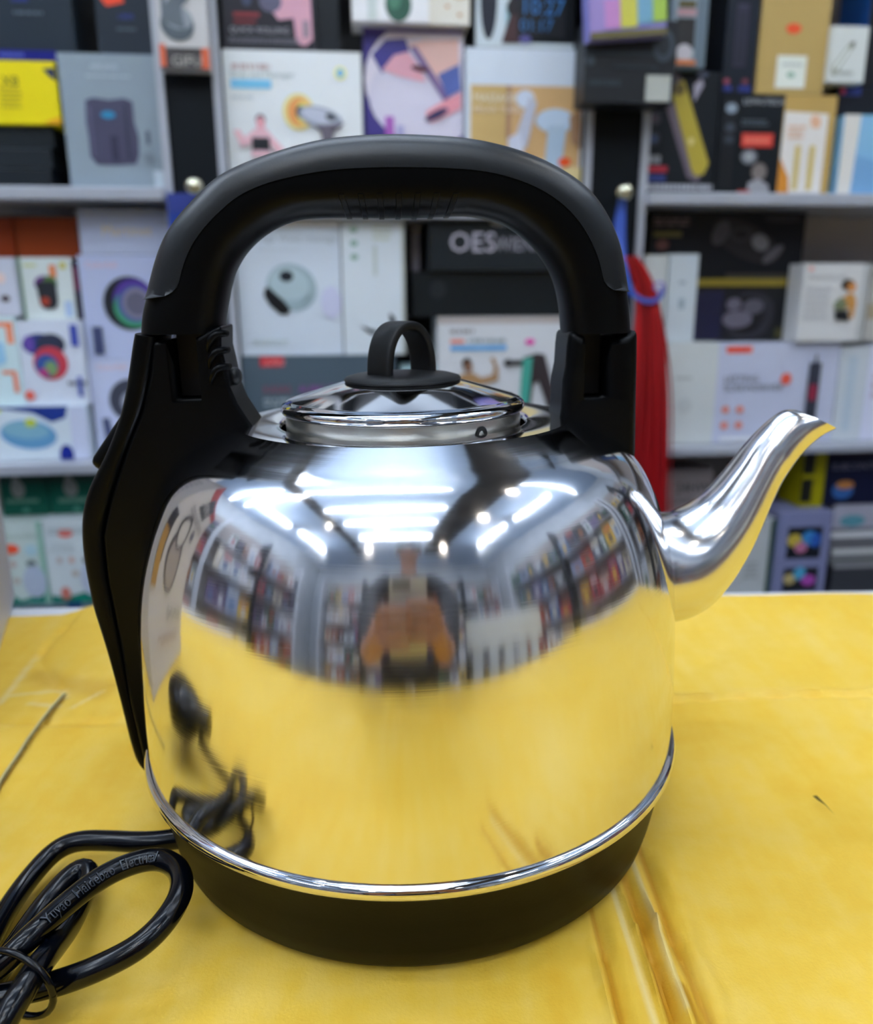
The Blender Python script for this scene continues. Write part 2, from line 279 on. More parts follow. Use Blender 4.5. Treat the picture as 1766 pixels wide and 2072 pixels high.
 ('text_banner_carton', -0.1605, 0.0662, 0.779, 0.9269, 0.1, 0.02, '56646e', 'slate grey box with a red tag and magenta lettering behind the kettle lid', [('r', 0.12, 0.0, 0.27, 0.1, 'c8323c'), ('t', 0.15, 0.085, 0.06, 'JUNLI', 'e8a0a0'), ('t', 0.13, 0.36, 0.07, 'KASAS', '944058'), ('t', 0.36, 0.36, 0.07, 'AUBKLOS', '9a4a9c'), ('l', 0.13, 0.42, 0.62, 0.52, 2, '9aa6ac'), ('e', 0.78, 0.34, 0.13, 0.1, 'c89878')]),
 ('waist_massager_box', -0.1605, -0.0105, 0.9269, 1.1185, 0.08, 0.01, 'ccd4dc', 'white box picturing a grey and black eye massager under the handle', [('r', 0, 0, 1, 0.05, 'dfe6ea'), ('t', 0.2, 0.155, 0.055, 'Yoga Waist massage', 'a6aeb4'), ('l', 0.2, 0.21, 0.6, 0.22, 1, 'c2cad0'), ('e', 0.52, 0.49, 0.245, 0.175, '9fb2b8', -18), ('e', 0.5, 0.46, 0.19, 0.12, 'afc0c4', -18), ('p', [(0.26, 0.5), (0.29, 0.48), (0.44, 0.59), (0.5, 0.65), (0.47, 0.69), (0.4, 0.69), (0.3, 0.62), (0.25, 0.55)], '0c1018'), ('e', 0.475, 0.405, 0.065, 0.04, '1a222c'), ('p', [(0.56, 0.64), (0.68, 0.57), (0.7, 0.53), (0.62, 0.6)], '7a8890'), ('e', 0.9, 0.6, 0.1, 0.12, 'c6c8de'), ('l', 0.12, 0.88, 0.5, 0.92, 2, 'b8c2c0')]),
 ('earbud_box', -0.0083, 0.0834, 0.9269, 1.1185, 0.08, 0.012, 'cfd6da', 'narrow white box with three green dots beside the eye massager box', [('e', 0.2, 0.065, 0.06, 0.022, '86a898'), ('e', 0.2, 0.165, 0.06, 0.022, '86a898'), ('e', 0.2, 0.265, 0.06, 0.022, '86a898'), ('l', 0.5, 0.04, 0.8, 0.16, 3, 'c0c6b8'), ('r', 0.5, 0.18, 0.56, 0.4, 'bcc4c0'), ('p', [(0.27, 0.78), (0.35, 0.79), (0.55, 0.82), (0.5, 0.845), (0.4, 0.83)], '30343a'), ('p', [(0.74, 0.68), (0.82, 0.71), (0.85, 0.76), (0.8, 0.8), (0.75, 0.75)], '30343c'), ('r', 0.95, 0, 1, 1, 'b4b8b0')]),
 ('dark_display_carton', 0.1195, 0.343, 1.0483, 1.1182, 0.1, 0.015, '1f262b', 'black box with three large white letters under the handle', [('t', 0.13, 0.62, 0.42, 'OES', 'b8b4c0'), ('t', 0.44, 0.6, 0.3, 'WIENIMATE', '9c9aa4'), ('e', 0.48, 0.02, 0.08, 0.08, 'a0a0a4')]),
 ('black_carton', 0.0963, 0.343, 0.9821, 1.0483, 0.1, 0.005, '10191e', 'plain black carton beneath the OES box', [('e', 0.15, 0.4, 0.05, 0.2, '16222a')]),
 ('massage_gun_box', 0.132, 0.343, 0.779, 0.9821, 0.09, 0.015, 'ccced0', 'white box picturing a muscular man and a teal massage gun', [('r', 0, 0, 1, 0.05, 'b0a8a4'), ('l', 0.09, 0.09, 0.26, 0.12, 1, '908c8c'), ('r', 0.09, 0.165, 0.19, 0.195, 'f08878'), ('l', 0.22, 0.16, 0.5, 0.19, 1, '9ca4a8'), ('r', 0.09, 0.21, 0.5, 0.245, '62a8d6'), ('e', 0.985, 0.115, 0.085, 0.085, 'c8b450'), ('e', 0.985, 0.115, 0.05, 0.05, '5878b4'), ('e', 0.67, 0.185, 0.035, 0.022, 'f23cae'), ('e', 0.21, 0.34, 0.035, 0.04, '30241e'), ('e', 0.22, 0.37, 0.03, 0.04, '8c6a54'), ('p', [(0.17, 0.42), (0.25, 0.41), (0.32, 0.45), (0.4, 0.43), (0.41, 0.36), (0.38, 0.31), (0.41, 0.3), (0.44, 0.38), (0.44, 0.47), (0.36, 0.49), (0.31, 0.5), (0.3, 0.7), (0.12, 0.7), (0.1, 0.52)], 'a8865e'), ('r', 0.5, 0.32, 0.62, 0.36, '2a2a30'), ('e', 0.51, 0.34, 0.03, 0.03, '2a2a30'), ('p', [(0.62, 0.3), (0.72, 0.27), (0.78, 0.28), (0.9, 0.7), (0.86, 0.8), (0.82, 0.7), (0.74, 0.48), (0.7, 0.5), (0.68, 0.75), (0.6, 0.75)], '3a3236'), ('p', [(0.62, 0.31), (0.69, 0.3), (0.68, 0.45), (0.66, 0.75), (0.6, 0.75), (0.61, 0.45)], '4aa494')]),
 ('pale_carton', 0.0764, 0.1312, 0.779, 0.9087, 0.06, 0.0, 'a8c4c8', 'small pale blue carton between the grey box and the muscular man box', []),
 ('trimmer_box', 0.4395, 0.5461, 1.1575, 1.3223, 0.08, 0.01, '181e24', 'black box picturing a yellow hair trimmer', [('p', [(0.28, 0.05), (0.38, 0.0), (0.45, 0.05), (0.86, 0.78), (0.78, 0.9), (0.62, 0.86), (0.2, 0.2)], '6e6470'), ('p', [(0.36, 0.1), (0.48, 0.06), (0.92, 0.74), (0.86, 0.83), (0.74, 0.85), (0.68, 0.8), (0.34, 0.2)], 'b0a040'), ('e', 0.42, 0.14, 0.08, 0.05, '6a5c30'), ('e', 0.64, 0.56, 0.04, 0.03, 'd6cc90'), ('p', [(0.62, 0.1), (0.72, 0.04), (0.76, 0.1), (0.64, 0.24)], 'a8a4b4'), ('e', 0.1, 0.38, 0.09, 0.06, '2e3440'), ('r', 0.05, 0.35, 0.15, 0.41, '50404c'), ('e', 0.1, 0.54, 0.09, 0.06, '2e3440'), ('r', 0.05, 0.52, 0.15, 0.57, '3c4c70'), ('l', 0.0, 0.68, 0.22, 0.75, 1, '8c9096'), ('r', 0.0, 0.77, 0.32, 0.82, 'a83040'), ('r', 0.0, 0.84, 0.3, 0.9, '34427c'), ('l', 0.0, 0.92, 0.98, 0.97, 1, 'a8aab0'), ('e', 0.72, -0.0, 0.09, 0.05, '50586a')]),
 ('clipper_box', 0.5482, 0.6461, 1.1575, 1.2949, 0.08, 0.012, '161c22', 'black box with a red label and a white haired figure', [('r', 0.06, 0.05, 0.26, 0.95, '0c1218'), ('e', 0.17, 0.14, 0.09, 0.05, '8c98a4'), ('e', 0.17, 0.33, 0.08, 0.045, '444a54'), ('e', 0.17, 0.45, 0.08, 0.045, '3c424c'), ('t', 0.34, 0.1, 0.06, 'LOWUTECH', 'b0b4b8'), ('l', 0.34, 0.25, 0.78, 0.32, 2, '58626a'), ('r', 0.36, 0.385, 0.86, 0.52, 'cc4436'), ('l', 0.4, 0.42, 0.82, 0.49, 1, 'e07868'), ('e', 0.5, 0.62, 0.13, 0.075, '787c82'), ('e', 0.5, 0.62, 0.07, 0.04, 'a0a4a8'), ('e', 0.68, 0.77, 0.12, 0.09, '7c7470'), ('p', [(0.52, 0.88), (0.68, 0.84), (0.84, 0.9), (0.88, 1), (0.5, 1)], '98989c'), ('r', 0.36, 0.96, 0.56, 1, 'a84840')]),
 ('blade_box', 0.6463, 0.727, 1.1575, 1.2953, 0.08, 0.012, 'b89c60', 'tan and white box picturing two small gold trimmers', [('p', [(0.02, 0.16), (0.86, 0.18), (0.86, 1), (0.0, 1), (0.0, 0.88)], 'd8d4ce'), ('p', [(0, 0.62), (0.2, 0.82), (0.24, 1), (0, 1)], 'c88a34'), ('e', 0.62, 0.26, 0.1, 0.07, 'd8b090', 30), ('l', 0.1, 0.3, 0.45, 0.45, 3, 'd8b8a0'), ('r', 0.28, 0.5, 0.38, 0.95, 'c8b468'), ('r', 0.56, 0.5, 0.66, 0.95, 'c8b468')]),
 ('kraft_carton', 0.5984, 0.7015, 1.2953, 1.4902, 0.08, 0.012, 'b49c64', 'tall kraft carton with an orange sticker and a white label', [('e', 0.48, 0.56, 0.11, 0.035, 'ff5a2c'), ('r', 0.28, 0.74, 0.72, 0.96, 'd6dad0'), ('e', 0.5, 0.87, 0.06, 0.02, '8cae9a'), ('l', 0.36, 0.79, 0.66, 0.81, 1, 'b4bab4')]),
 ('sky_print_box', 0.737, 0.8553, 1.1575, 1.2691, 0.08, 0.02, '88b4d0', 'white and sky blue box at the right end of the upper shelf', [('p', [(-0.0, 0), (0.22, 0), (0.18, 1), (0, 1)], 'd2d0ca'), ('p', [(0.6, 0.3), (1, 0.2), (1, 0.4), (0.66, 0.36)], '6c8c94'), ('p', [(0.2, 0.5), (1, 0.7), (1, 1), (0.2, 1)], '7aa4c8'), ('e', 0.9, 0.72, 0.16, 0.1, '50687c')]),
 ('black_flag_box', 0.7323, 0.8566, 1.2691, 1.3108, 0.08, 0.0, '1c2028', 'black box with a small flag print above the sky blue box', [('r', 0.04, 0.02, 0.3, 0.3, '2a3a7c'), ('e', 0.07, 0.14, 0.03, 0.12, 'c84858')]),
 ('white_clipper_box', 0.7023, 0.7581, 1.3108, 1.3846, 0.05, 0.02, 'c8ccc8', 'white box with a line drawing of a clipper', [('p', [(0.1, 0.72), (0.55, 0.26), (0.62, 0.36), (0.2, 0.9), (0.08, 0.86)], '9ca090'), ('p', [(0.16, 0.72), (0.5, 0.36), (0.52, 0.44), (0.2, 0.8)], 'd4d8d4'), ('p', [(0.52, 0.3), (0.66, 0.26), (0.62, 0.4)], '5c6058'), ('l', 0.16, 0.8, 0.7, 0.86, 1, 'a4a8a0')]),
 ('blue_carton', 0.768, 0.8439, 1.3108, 1.4877, 0.08, 0.0, '1c4a84', 'blue carton at the top right edge', [('p', [(0, 0), (0.5, 0), (0.3, 1), (0, 1)], '0a0c14')]),
 ('black_phone_box', 0.5475, 0.5955, 1.2949, 1.4872, 0.08, 0.012, '1e2530', 'black upright box with a faint device outline', [('r', 0.28, 0.42, 0.66, 0.82, '302c40'), ('r', 0.34, 0.46, 0.6, 0.8, '262636'), ('l', 0.3, 0.4, 0.66, 0.42, 1, '4a4458'), ('e', 0.12, 0.92, 0.1, 0.02, '944a5c'), ('e', 0.7, 0.92, 0.1, 0.02, '7c4450'), ('r', 0.04, 0.95, 0.3, 0.99, '2c3a80'), ('r', 0.5, 0.95, 0.9, 0.99, '2c3a80')]),
 ('grey_phone_box', 0.4565, 0.5109, 1.3223, 1.4779, 0.06, 0.03, '6c7a84', 'grey upright pack with a black window', [('r', 0.1, 0.4, 0.7, 0.98, '8a98a0'), ('r', 0.18, 0.6, 0.68, 0.85, '2c2a28'), ('r', 0.2, 0.46, 0.66, 0.52, '5c5430'), ('r', 0.18, 0.53, 0.68, 0.58, 'b08c90'), ('e', 0.42, 0.88, 0.22, 0.07, 'b8b4b8'), ('r', 0.1, 0.94, 0.74, 0.98, 'c87c44')]),
 ('white_carton', 0.4952, 0.5796, 0.779, 0.9402, 0.1, 0.01, 'c6cac8', 'plain off-white carton with faint printing left of the screwdriver box', [('l', 0.2, 0.33, 0.5, 0.36, 1, 'a8acaa'), ('e', 0.4, 0.62, 0.15, 0.08, 'bcc0be')]),
 ('screwdriver_box', 0.5796, 0.7828, 0.779, 0.9389, 0.1, 0.01, 'bcc0d0', 'white screwdriver box with an orange tag and four orange dots', [('r', 0.06, 0.03, 0.27, 0.1, 'f2705c'), ('l', 0.06, 0.045, 0.24, 0.085, 1, 'd84830'), ('t', 0.06, 0.385, 0.07, 'LESTING', '5c6068'), ('t', 0.06, 0.475, 0.07, 'SCREWDRIVER', '5c6068'), ('e', 0.57, 0.36, 0.045, 0.06, 'ff6450'), ('e', 0.09, 0.66, 0.03, 0.035, 'ee8068'), ('e', 0.21, 0.66, 0.03, 0.035, 'ee8068'), ('e', 0.09, 0.82, 0.03, 0.035, 'ee8068'), ('e', 0.21, 0.82, 0.03, 0.035, 'ee8068'), ('r', 0.75, 0.2, 0.85, 0.95, '3c404c'), ('r', 0.79, 0.12, 0.81, 0.2, '3c404c'), ('r', 0.77, 0.42, 0.83, 0.58, '98304a'), ('r', 0.06, 0.94, 0.9, 0.98, 'd8dae4')]),
 ('white_slim_box', 0.7849, 0.8346, 0.779, 0.9322, 0.1, 0.01, 'c2c8cc', 'slim white box beside the screwdriver box', [('r', 0.3, 0.1, 0.6, 0.9, 'b4c0c8')]),
 ('white_slim_box', 0.8347, 0.9195, 0.779, 0.9356, 0.1, 0.012, 'cccee0', 'white box at the right edge of the middle shelf', [('l', 0.1, 0.3, 0.4, 0.6, 3, 'b8a8b8')]),
 ('earphone_box', 0.4697, 0.7228, 0.9402, 1.1375, 0.09, -0.03, '12161e', 'black earphone box with a yellow band across the middle', [('l', 0.02, 0.05, 0.26, 0.12, 2, '6c5c60'), ('r', 0.02, 0.15, 0.2, 0.19, '6c6430'), ('e', 0.08, 0.25, 0.04, 0.04, '6c4440'), ('e', 0.62, 0.22, 0.24, 0.13, '1e1c22', -24), ('e', 0.45, 0.16, 0.05, 0.1, '4c4a50', -30), ('e', 0.58, 0.17, 0.08, 0.055, '38363c'), ('e', 0.58, 0.17, 0.045, 0.03, '141418'), ('e', 0.71, 0.23, 0.06, 0.06, '7c7c82', -30), ('e', 0.8, 0.32, 0.08, 0.04, '5c5a60', 40), ('e', 0.84, 0.05, 0.12, 0.03, '24242c'), ('r', 0.3, 0.51, 0.98, 0.57, '8c7c2c'), ('r', 0.5, 0.47, 0.98, 0.51, '3c3830'), ('r', 0.36, 0.58, 0.98, 1, '10161e'), ('r', 0.3, 0.6, 0.5, 1, '1c1e3e'), ('e', 0.68, 0.8, 0.17, 0.19, '30303a', 20), ('e', 0.66, 0.8, 0.12, 0.15, '14181e', 20), ('e', 0.57, 0.71, 0.05, 0.05, '6c6874'), ('e', 0.7, 0.73, 0.07, 0.06, '5c5a64'), ('e', 0.6, 0.83, 0.1, 0.07, '6c6874'), ('r', 0.86, 0.9, 0.98, 0.99, '4c4a2c')]),
 ('white_slim_box', 0.4926, 0.5389, 0.9402, 1.0736, 0.027, 0.0, 'c4ccd0', 'slim white box leaning in front of the black earphone box', [('r', 0.35, 0.3, 0.6, 0.34, 'a0acb4'), ('r', 0.4, 0.5, 0.6, 0.62, '98a8b0')]),
 ('white_slim_box', 0.4529, 0.4894, 0.9402, 1.0721, 0.027, 0.0, 'c8ccca', 'white box edge beside the red tassel on the middle shelf', []),
 ('posture_belt_box', 0.7008, 0.809, 0.9402, 1.0592, 0.045, 0.02, 'ccccca', 'white box picturing a woman in a back support belt', [('r', 0.9, 0, 1, 1, 'b4b6b4'), ('e', 0.1, 0.07, 0.04, 0.03, 'e0a098'), ('t', 0.08, 0.2, 0.06, 'Posture Corset', '8c8c8c'), ('l', 0.06, 0.3, 0.45, 0.75, 5, 'b8b8b8'), ('e', 0.68, 0.27, 0.1, 0.07, '2c241c'), ('e', 0.74, 0.3, 0.07, 0.06, 'c88c50'), ('p', [(0.6, 0.46), (0.7, 0.38), (0.8, 0.4), (0.84, 0.5), (0.82, 0.7), (0.76, 0.7), (0.74, 0.56), (0.6, 0.6), (0.5, 0.54)], 'c09050'), ('p', [(0.5, 0.5), (0.6, 0.42), (0.7, 0.5), (0.66, 0.6), (0.5, 0.58)], '7c8468'), ('p', [(0.52, 0.6), (0.72, 0.6), (0.76, 0.74), (0.54, 0.72)], '20242a')]),
 ('white_slim_box', 0.8194, 0.8984, 0.9402, 1.0537, 0.08, 0.01, 'b8b6b0', 'greyish white box at the right edge above the screwdriver shelf row', [('e', 0.1, 0.1, 0.05, 0.04, '404040'), ('r', 0.0, 0.5, 0.3, 0.7, 'a89c84')]),
 ('speaker_box', -0.3844, -0.2747, 0.779, 0.9234, 0.1, 0.0, 'c0c6dc', 'white speaker box with a grey ring speaker behind the kettle handle', [('t', 0.1, 0.1, 0.06, 'Colorfull', 'e8b4b4'), ('e', 0.5, 0.42, 0.28, 0.22, '464a58'), ('e', 0.52, 0.44, 0.15, 0.12, '9a9eac'), ('e', 0.52, 0.44, 0.1, 0.08, 'c0c4d0'), ('p', [(0.1, 0.6), (0.2, 0.6), (0.24, 0.95), (0.14, 0.95)], '50587c')]),
 ('speaker_box', -0.3828, -0.2615, 0.9234, 1.0711, 0.1, 0.0, 'b8c0da', 'white speaker box picturing a round speaker with purple and green glow', [('t', 0.08, 0.12, 0.06, 'Colorfull', 'e0b0b8'), ('e', 0.55, 0.46, 0.31, 0.26, '20262e'), ('e', 0.6, 0.44, 0.24, 0.215, '5a3c9c'), ('e', 0.6, 0.5, 0.24, 0.19, '489c78'), ('e', 0.61, 0.46, 0.2, 0.18, '58609c'), ('e', 0.63, 0.46, 0.17, 0.15, '8c8a9c'), ('e', 0.63, 0.46, 0.13, 0.115, '6c6a7c'), ('r', 0.08, 0.68, 0.2, 0.95, '485074')]),
 ('gold_script_box', -0.376, -0.2536, 1.0711, 1.1329, 0.1, 0.0, 'b4bcd2', 'white box with pale gold script above the round speaker box', [('t', 0.25, 0.58, 0.24, 'Martinet', 'd0bc98'), ('r', 0, 0, 1, 0.14, '9ea4b4')]),
 ('pillow_box', -0.5549, -0.39, 0.779, 0.859, 0.1, 0.02, 'ccd6e8', 'white and blue box picturing a light blue oval pillow', [('p', [(0.12, 0), (0.85, 0), (0.82, 0.22), (0.7, 0.3), (0.55, 0.12), (0.3, 0.04), (0.12, 0.12)], '1c3c8c'), ('e', 0.49, 0.52, 0.24, 0.27, '6a9cc0', -6), ('e', 0.47, 0.44, 0.2, 0.16, '84b0c0', -6), ('e', 0.52, 0.3, 0.05, 0.08, 'b8c44c'), ('e', 0.2, 0.08, 0.08, 0.06, 'd0dc3c'), ('e', 0.8, 0.92, 0.06, 0.2, '102c8c'), ('r', 0.86, 0, 1, 1, 'c4cadc')]),
 ('speaker_box', -0.4747, -0.3853, 0.859, 0.9806, 0.08, 0.01, 'ccd2e2', 'white box picturing a red ringed speaker with a pink sticker', [('e', 0.33, 0.28, 0.28, 0.13, '30407c'), ('e', 0.5, 0.28, 0.22, 0.13, '343c54'), ('e', 0.16, 0.27, 0.08, 0.1, '6a50a4'), ('e', 0.46, 0.5, 0.27, 0.2, 'c04454'), ('e', 0.4, 0.53, 0.18, 0.14, '3c5c9c'), ('e', 0.46, 0.56, 0.1, 0.09, '7c9c6c'), ('e', 0.34, 0.61, 0.08, 0.05, 'b04484'), ('l', 0.7, 0.72, 1, 0.76, 1, '30364c'), ('r', 0.82, 0.05, 0.94, 0.3, '4454ac'), ('r', 0.85, 0.66, 0.92, 0.9, '5060ac'), ('e', 0.08, 0.88, 0.08, 0.06, 'ff6c5c')]),
 ('orange_text_box', -0.5433, -0.4755, 0.859, 0.9866, 0.08, 0.012, 'c8dae6', 'pale box with orange frame marks at the left edge', [('r', 0.62, 0.06, 0.95, 0.11, 'f08050'), ('r', 0.8, 0.11, 0.95, 0.3, 'f09070'), ('r', 0.62, 0.6, 0.9, 0.64, 'f08050'), ('r', 0.82, 0.64, 0.92, 0.85, 'f08868'), ('p', [(0.5, 0.2), (0.72, 0.3), (0.74, 0.5), (0.5, 0.56)], '98c4dc')]),
 ('mini_speaker_box', -0.465, -0.3924, 0.9806, 1.0676, 0.08, 0.0, 'd2dad8', 'small white box picturing a black pill shaped speaker', [('r', 0, 0, 0.05, 1, '7c9c80'), ('l', 0.1, 0.1, 0.34, 0.15, 1, 'c8cc90'), ('r', 0.58, 0.12, 0.7, 0.32, 'e08850'), ('r', 0.78, 0.08, 0.9, 0.18, 'c8c060'), ('e', 0.47, 0.42, 0.2, 0.13, '6c3c84'), ('e', 0.56, 0.41, 0.14, 0.12, '587848'), ('p', [(0.3, 0.44), (0.36, 0.38), (0.62, 0.38), (0.68, 0.46), (0.68, 0.72), (0.62, 0.82), (0.42, 0.83), (0.34, 0.76)], '2c323a'), ('e', 0.44, 0.7, 0.09, 0.07, 'a84430'), ('r', 0.8, 0.7, 0.95, 0.95, 'b0c4dc')]),
 ('purple_edge_box', -0.3916, -0.3836, 0.9806, 1.0623, 0.06, 0.0, '2c2244', 'thin dark purple carton edge beside the small speaker box', [('r', 0.1, 0.1, 0.8, 0.5, '7c2450'), ('r', 0.3, 0.6, 0.8, 0.9, '101018')]),
 ('mini_speaker_box', -0.5279, -0.4658, 0.9866, 1.0671, 0.08, 0.012, 'c4c8d4', 'small white box with a tiny dark product at the left edge', [('e', 0.72, 0.7, 0.1, 0.06, '40303a'), ('e', 0.65, 0.35, 0.14, 0.1, 'dcc8c4')]),
 ('orange_carton', -0.4693, -0.3838, 1.0676, 1.1248, 0.05, -0.02, '8c3c04', 'dark orange carton on the left middle shelf beside the script box', [('r', 0, 0, 1, 0.06, '40240c')]),
 ('orange_carton', -0.531, -0.4727, 1.0676, 1.1244, 0.05, -0.02, '8c3804', 'dark orange carton at the left edge', [('r', 0, 0, 1, 0.06, '40240c')]),
 ('flat_carton', -0.5476, -0.4175, 0.5, 0.5557, 0.1, 0.0, 'a0b4bc', 'flat pale carton with a blue mark under the green boxes', [('r', 0.68, 0.1, 0.85, 0.9, '3c6cb0')]),
 ('green_lamp_box', -0.5651, -0.4712, 0.5557, 0.688, 0.08, 0.03, 'bcc8c4', 'white and green box with an orange sticker low on the left', [('p', [(0, 0.9), (0.4, 0.86), (0.6, 1), (0, 1)], '007c6c'), ('p', [(0.4, 0.98), (0.7, 0.92), (1, 0.75), (1, 1)], '007c6c'), ('r', 0.92, 0, 1, 1, '8cb4a4'), ('t', 0.42, 0.2, 0.07, 'Humidifier', '9cacA4'), ('e', 0.5, 0.32, 0.12, 0.06, 'ff5c3c'), ('e', 0.8, 0.34, 0.1, 0.07, 'a8c4cc'), ('e', 0.78, 0.5, 0.08, 0.04, '606c6c'), ('e', 0.8, 0.72, 0.18, 0.2, 'aab4c4'), ('e', 0.5, 0.5, 0.05, 0.04, 'b4a09c'), ('e', 0.52, 0.7, 0.06, 0.04, 'b4aca4')]),
 ('green_lamp_box', -0.4694, -0.3892, 0.5557, 0.6897, 0.08, 0.03, 'c4ccce', 'white and green box with an orange sticker nearer the kettle handle', [('p', [(0, 0.9), (0.25, 0.94), (0.6, 0.88), (1, 0.86), (1, 1), (0, 1)], '007c6c'), ('e', 0.4, 0.16, 0.14, 0.05, 'ff5238'), ('l', 0.08, 0.1, 0.9, 0.18, 2, 'a4aeb0'), ('l', 0.08, 0.28, 0.55, 0.4, 3, 'b8c0c2'), ('e', 0.8, 0.34, 0.1, 0.07, '90bcc0'), ('e', 0.74, 0.49, 0.09, 0.04, '586464'), ('e', 0.76, 0.72, 0.18, 0.2, 'b0b8c8'), ('e', 0.24, 0.48, 0.05, 0.04, 'b4a8a4'), ('e', 0.46, 0.48, 0.05, 0.04, 'c09c90'), ('e', 0.28, 0.88, 0.09, 0.08, 'c0786c'), ('e', 0.5, 0.64, 0.07, 0.04, 'b4aca4')]),
 ('green_lamp_box', -0.5343, -0.4669, 0.6897, 0.7615, 0.07, 0.0, '0c5c4c', 'dark green box with a white bottle print above the left orange sticker box', [('r', 0, 0, 1, 0.3, '064034'), ('e', 0.38, 0.42, 0.15, 0.19, '8c8e8a'), ('e', 0.36, 0.27, 0.09, 0.12, '8c8e8a'), ('l', 0.1, 0.64, 0.8, 0.72, 1, '6c9484'), ('e', 0.5, 0.9, 0.08, 0.06, '508c7c')]),
 ('green_lamp_box', -0.4637, -0.3874, 0.6897, 0.7615, 0.07, 0.0, '0c5c4c', 'dark green box with a white bottle print beside the kettle handle', [('r', 0, 0, 1, 0.3, '064034'), ('e', 0.42, 0.42, 0.14, 0.19, '8c8e8a'), ('e', 0.4, 0.27, 0.08, 0.12, '8c8e8a'), ('l', 0.16, 0.64, 0.9, 0.74, 1, '6c9484'), ('e', 0.5, 0.9, 0.07, 0.06, '508c7c')]),
 ('grey_text_box', 0.5, 0.593, 0.5, 0.7342, 0.08, 0.0, '8c8484', 'grey box with dark lettering behind the spout', [('t', 0.32, 0.17, 0.08, '24HW', '34343a'), ('t', 0.25, 0.25, 0.05, 'CHARGER', '4c4c54')]),
 ('white_text_box', 0.5944, 0.7015, 0.5, 0.6499, 0.08, 0.02, 'b4b8b8', 'white box with a dark green edge behind the spout', [('r', 0.92, 0, 1, 1, '2c4c3c'), ('l', 0.55, 0.5, 0.8, 0.72, 4, '9ca0a0')]),
 ('silver_paint_box', 0.702, 0.794, 0.5, 0.6631, 0.08, 0.03, '7c80a0', 'silver grey box with two panels of colourful blots', [('r', 0.18, 0.16, 0.84, 0.5, '0e1824'), ('e', 0.32, 0.3, 0.14, 0.07, 'b8a444'), ('e', 0.6, 0.28, 0.15, 0.08, '3c84b8'), ('e', 0.45, 0.38, 0.12, 0.06, 'b07090'), ('e', 0.72, 0.3, 0.1, 0.08, '2c5ca8'), ('r', 0.18, 0.6, 0.84, 0.86, '101a26'), ('e', 0.3, 0.72, 0.12, 0.06, 'b0a070'), ('e', 0.48, 0.66, 0.12, 0.07, '4c9cbc'), ('e', 0.66, 0.74, 0.14, 0.06, 'a04ca0')]),
 ('flat_grey_box', 0.814, 0.9686, 0.5, 0.5637, 0.12, 0.02, '3c3e44', 'dark grey flat box at the bottom of the flat stack', [('r', 0, 0, 1, 0.1, '8c8c90')]),
 ('flat_grey_box', 0.8075, 0.9606, 0.5637, 0.5925, 0.12, 0.02, '707274', 'middle flat grey box with a pale top edge', [('r', 0, 0, 1, 0.35, 'bcbebe')]),
 ('flat_grey_box', 0.8018, 0.9556, 0.5925, 0.6228, 0.12, 0.02, '68686c', 'topmost flat grey box of the stack under the white carton', [('r', 0, 0, 1, 0.35, 'c4c6c8')]),
 ('white_carton', 0.815, 0.9039, 0.6228, 0.6652, 0.08, 0.0, 'a8a8b4', 'pale carton with a blue green mark on the flat boxes', [('e', 0.4, 0.7, 0.26, 0.25, '5c94a0')]),
 ('navy_print_box', 0.7926, 0.9523, 0.6652, 0.7615, 0.08, 0.0, '141c3c', 'navy box with pale lettering and an orange and blue picture', [('r', 0.0, 0, 0.5, 0.08, '4c1428'), ('t', 0.05, 0.36, 0.12, 'SUBCONTROL', '8c8ca4'), ('e', 0.2, 0.74, 0.12, 0.16, '3868a4'), ('e', 0.22, 0.64, 0.1, 0.08, 'b88048')]),
 ('yellow_edge_box', 0.7495, 0.7902, 0.6631, 0.7615, 0.07, 0.0, 'a09808', 'yellow edged black box behind the spout tip', [('r', 0, 0.05, 0.5, 0.42, '14160c'), ('r', 0, 0.5, 0.5, 0.92, '14160c')]),
]
BOX_BOOST[0] = True
for r in ROWS: product_box(*r)
BOX_BOOST[0] = False

# ---------------------------------------------------------------- hanging items
def hang_root(name, u, z, off, label, cat):
    o = empty(name, wp(u, z, off), PSI); return tag(o, label, cat)
# blister pack on the left black panel
o = hang_root('blister_pack', -.2025, 1.2985, .052, 'hanging pack with a grey gadget and an orange bottom band on the left black panel', 'hanging pack')
mb = MB(); W, H = .063, .19; mb.box((-W/2, 0, 0), (W/2, .018, H), mat('c8c6c4', .3))
decals(mb, W, H, [('r',0,.86,1,1,'3c3838'),('r',0,.84,.12,.98,'d8643c'),('r',.84,.86,1,.99,'d8643c'),('t',.22,.975,.07,'GIFU','b8b4ac'),('e',.4,.72,.34,.1,'505c64',-14),('e',.42,.68,.3,.07,'8c949a',-14),('p',[(.1,.3),(.45,.2),(.75,.3),(.7,.55),(.5,.62),(.55,.75),(.1,.7)],'5c666e'),('p',[(.2,.35),(.42,.3),(.45,.5),(.2,.6)],'aab0b4'),('e',.86,.5,.06,.05,'e0906c')])
mb.build('card', o, fix=False)
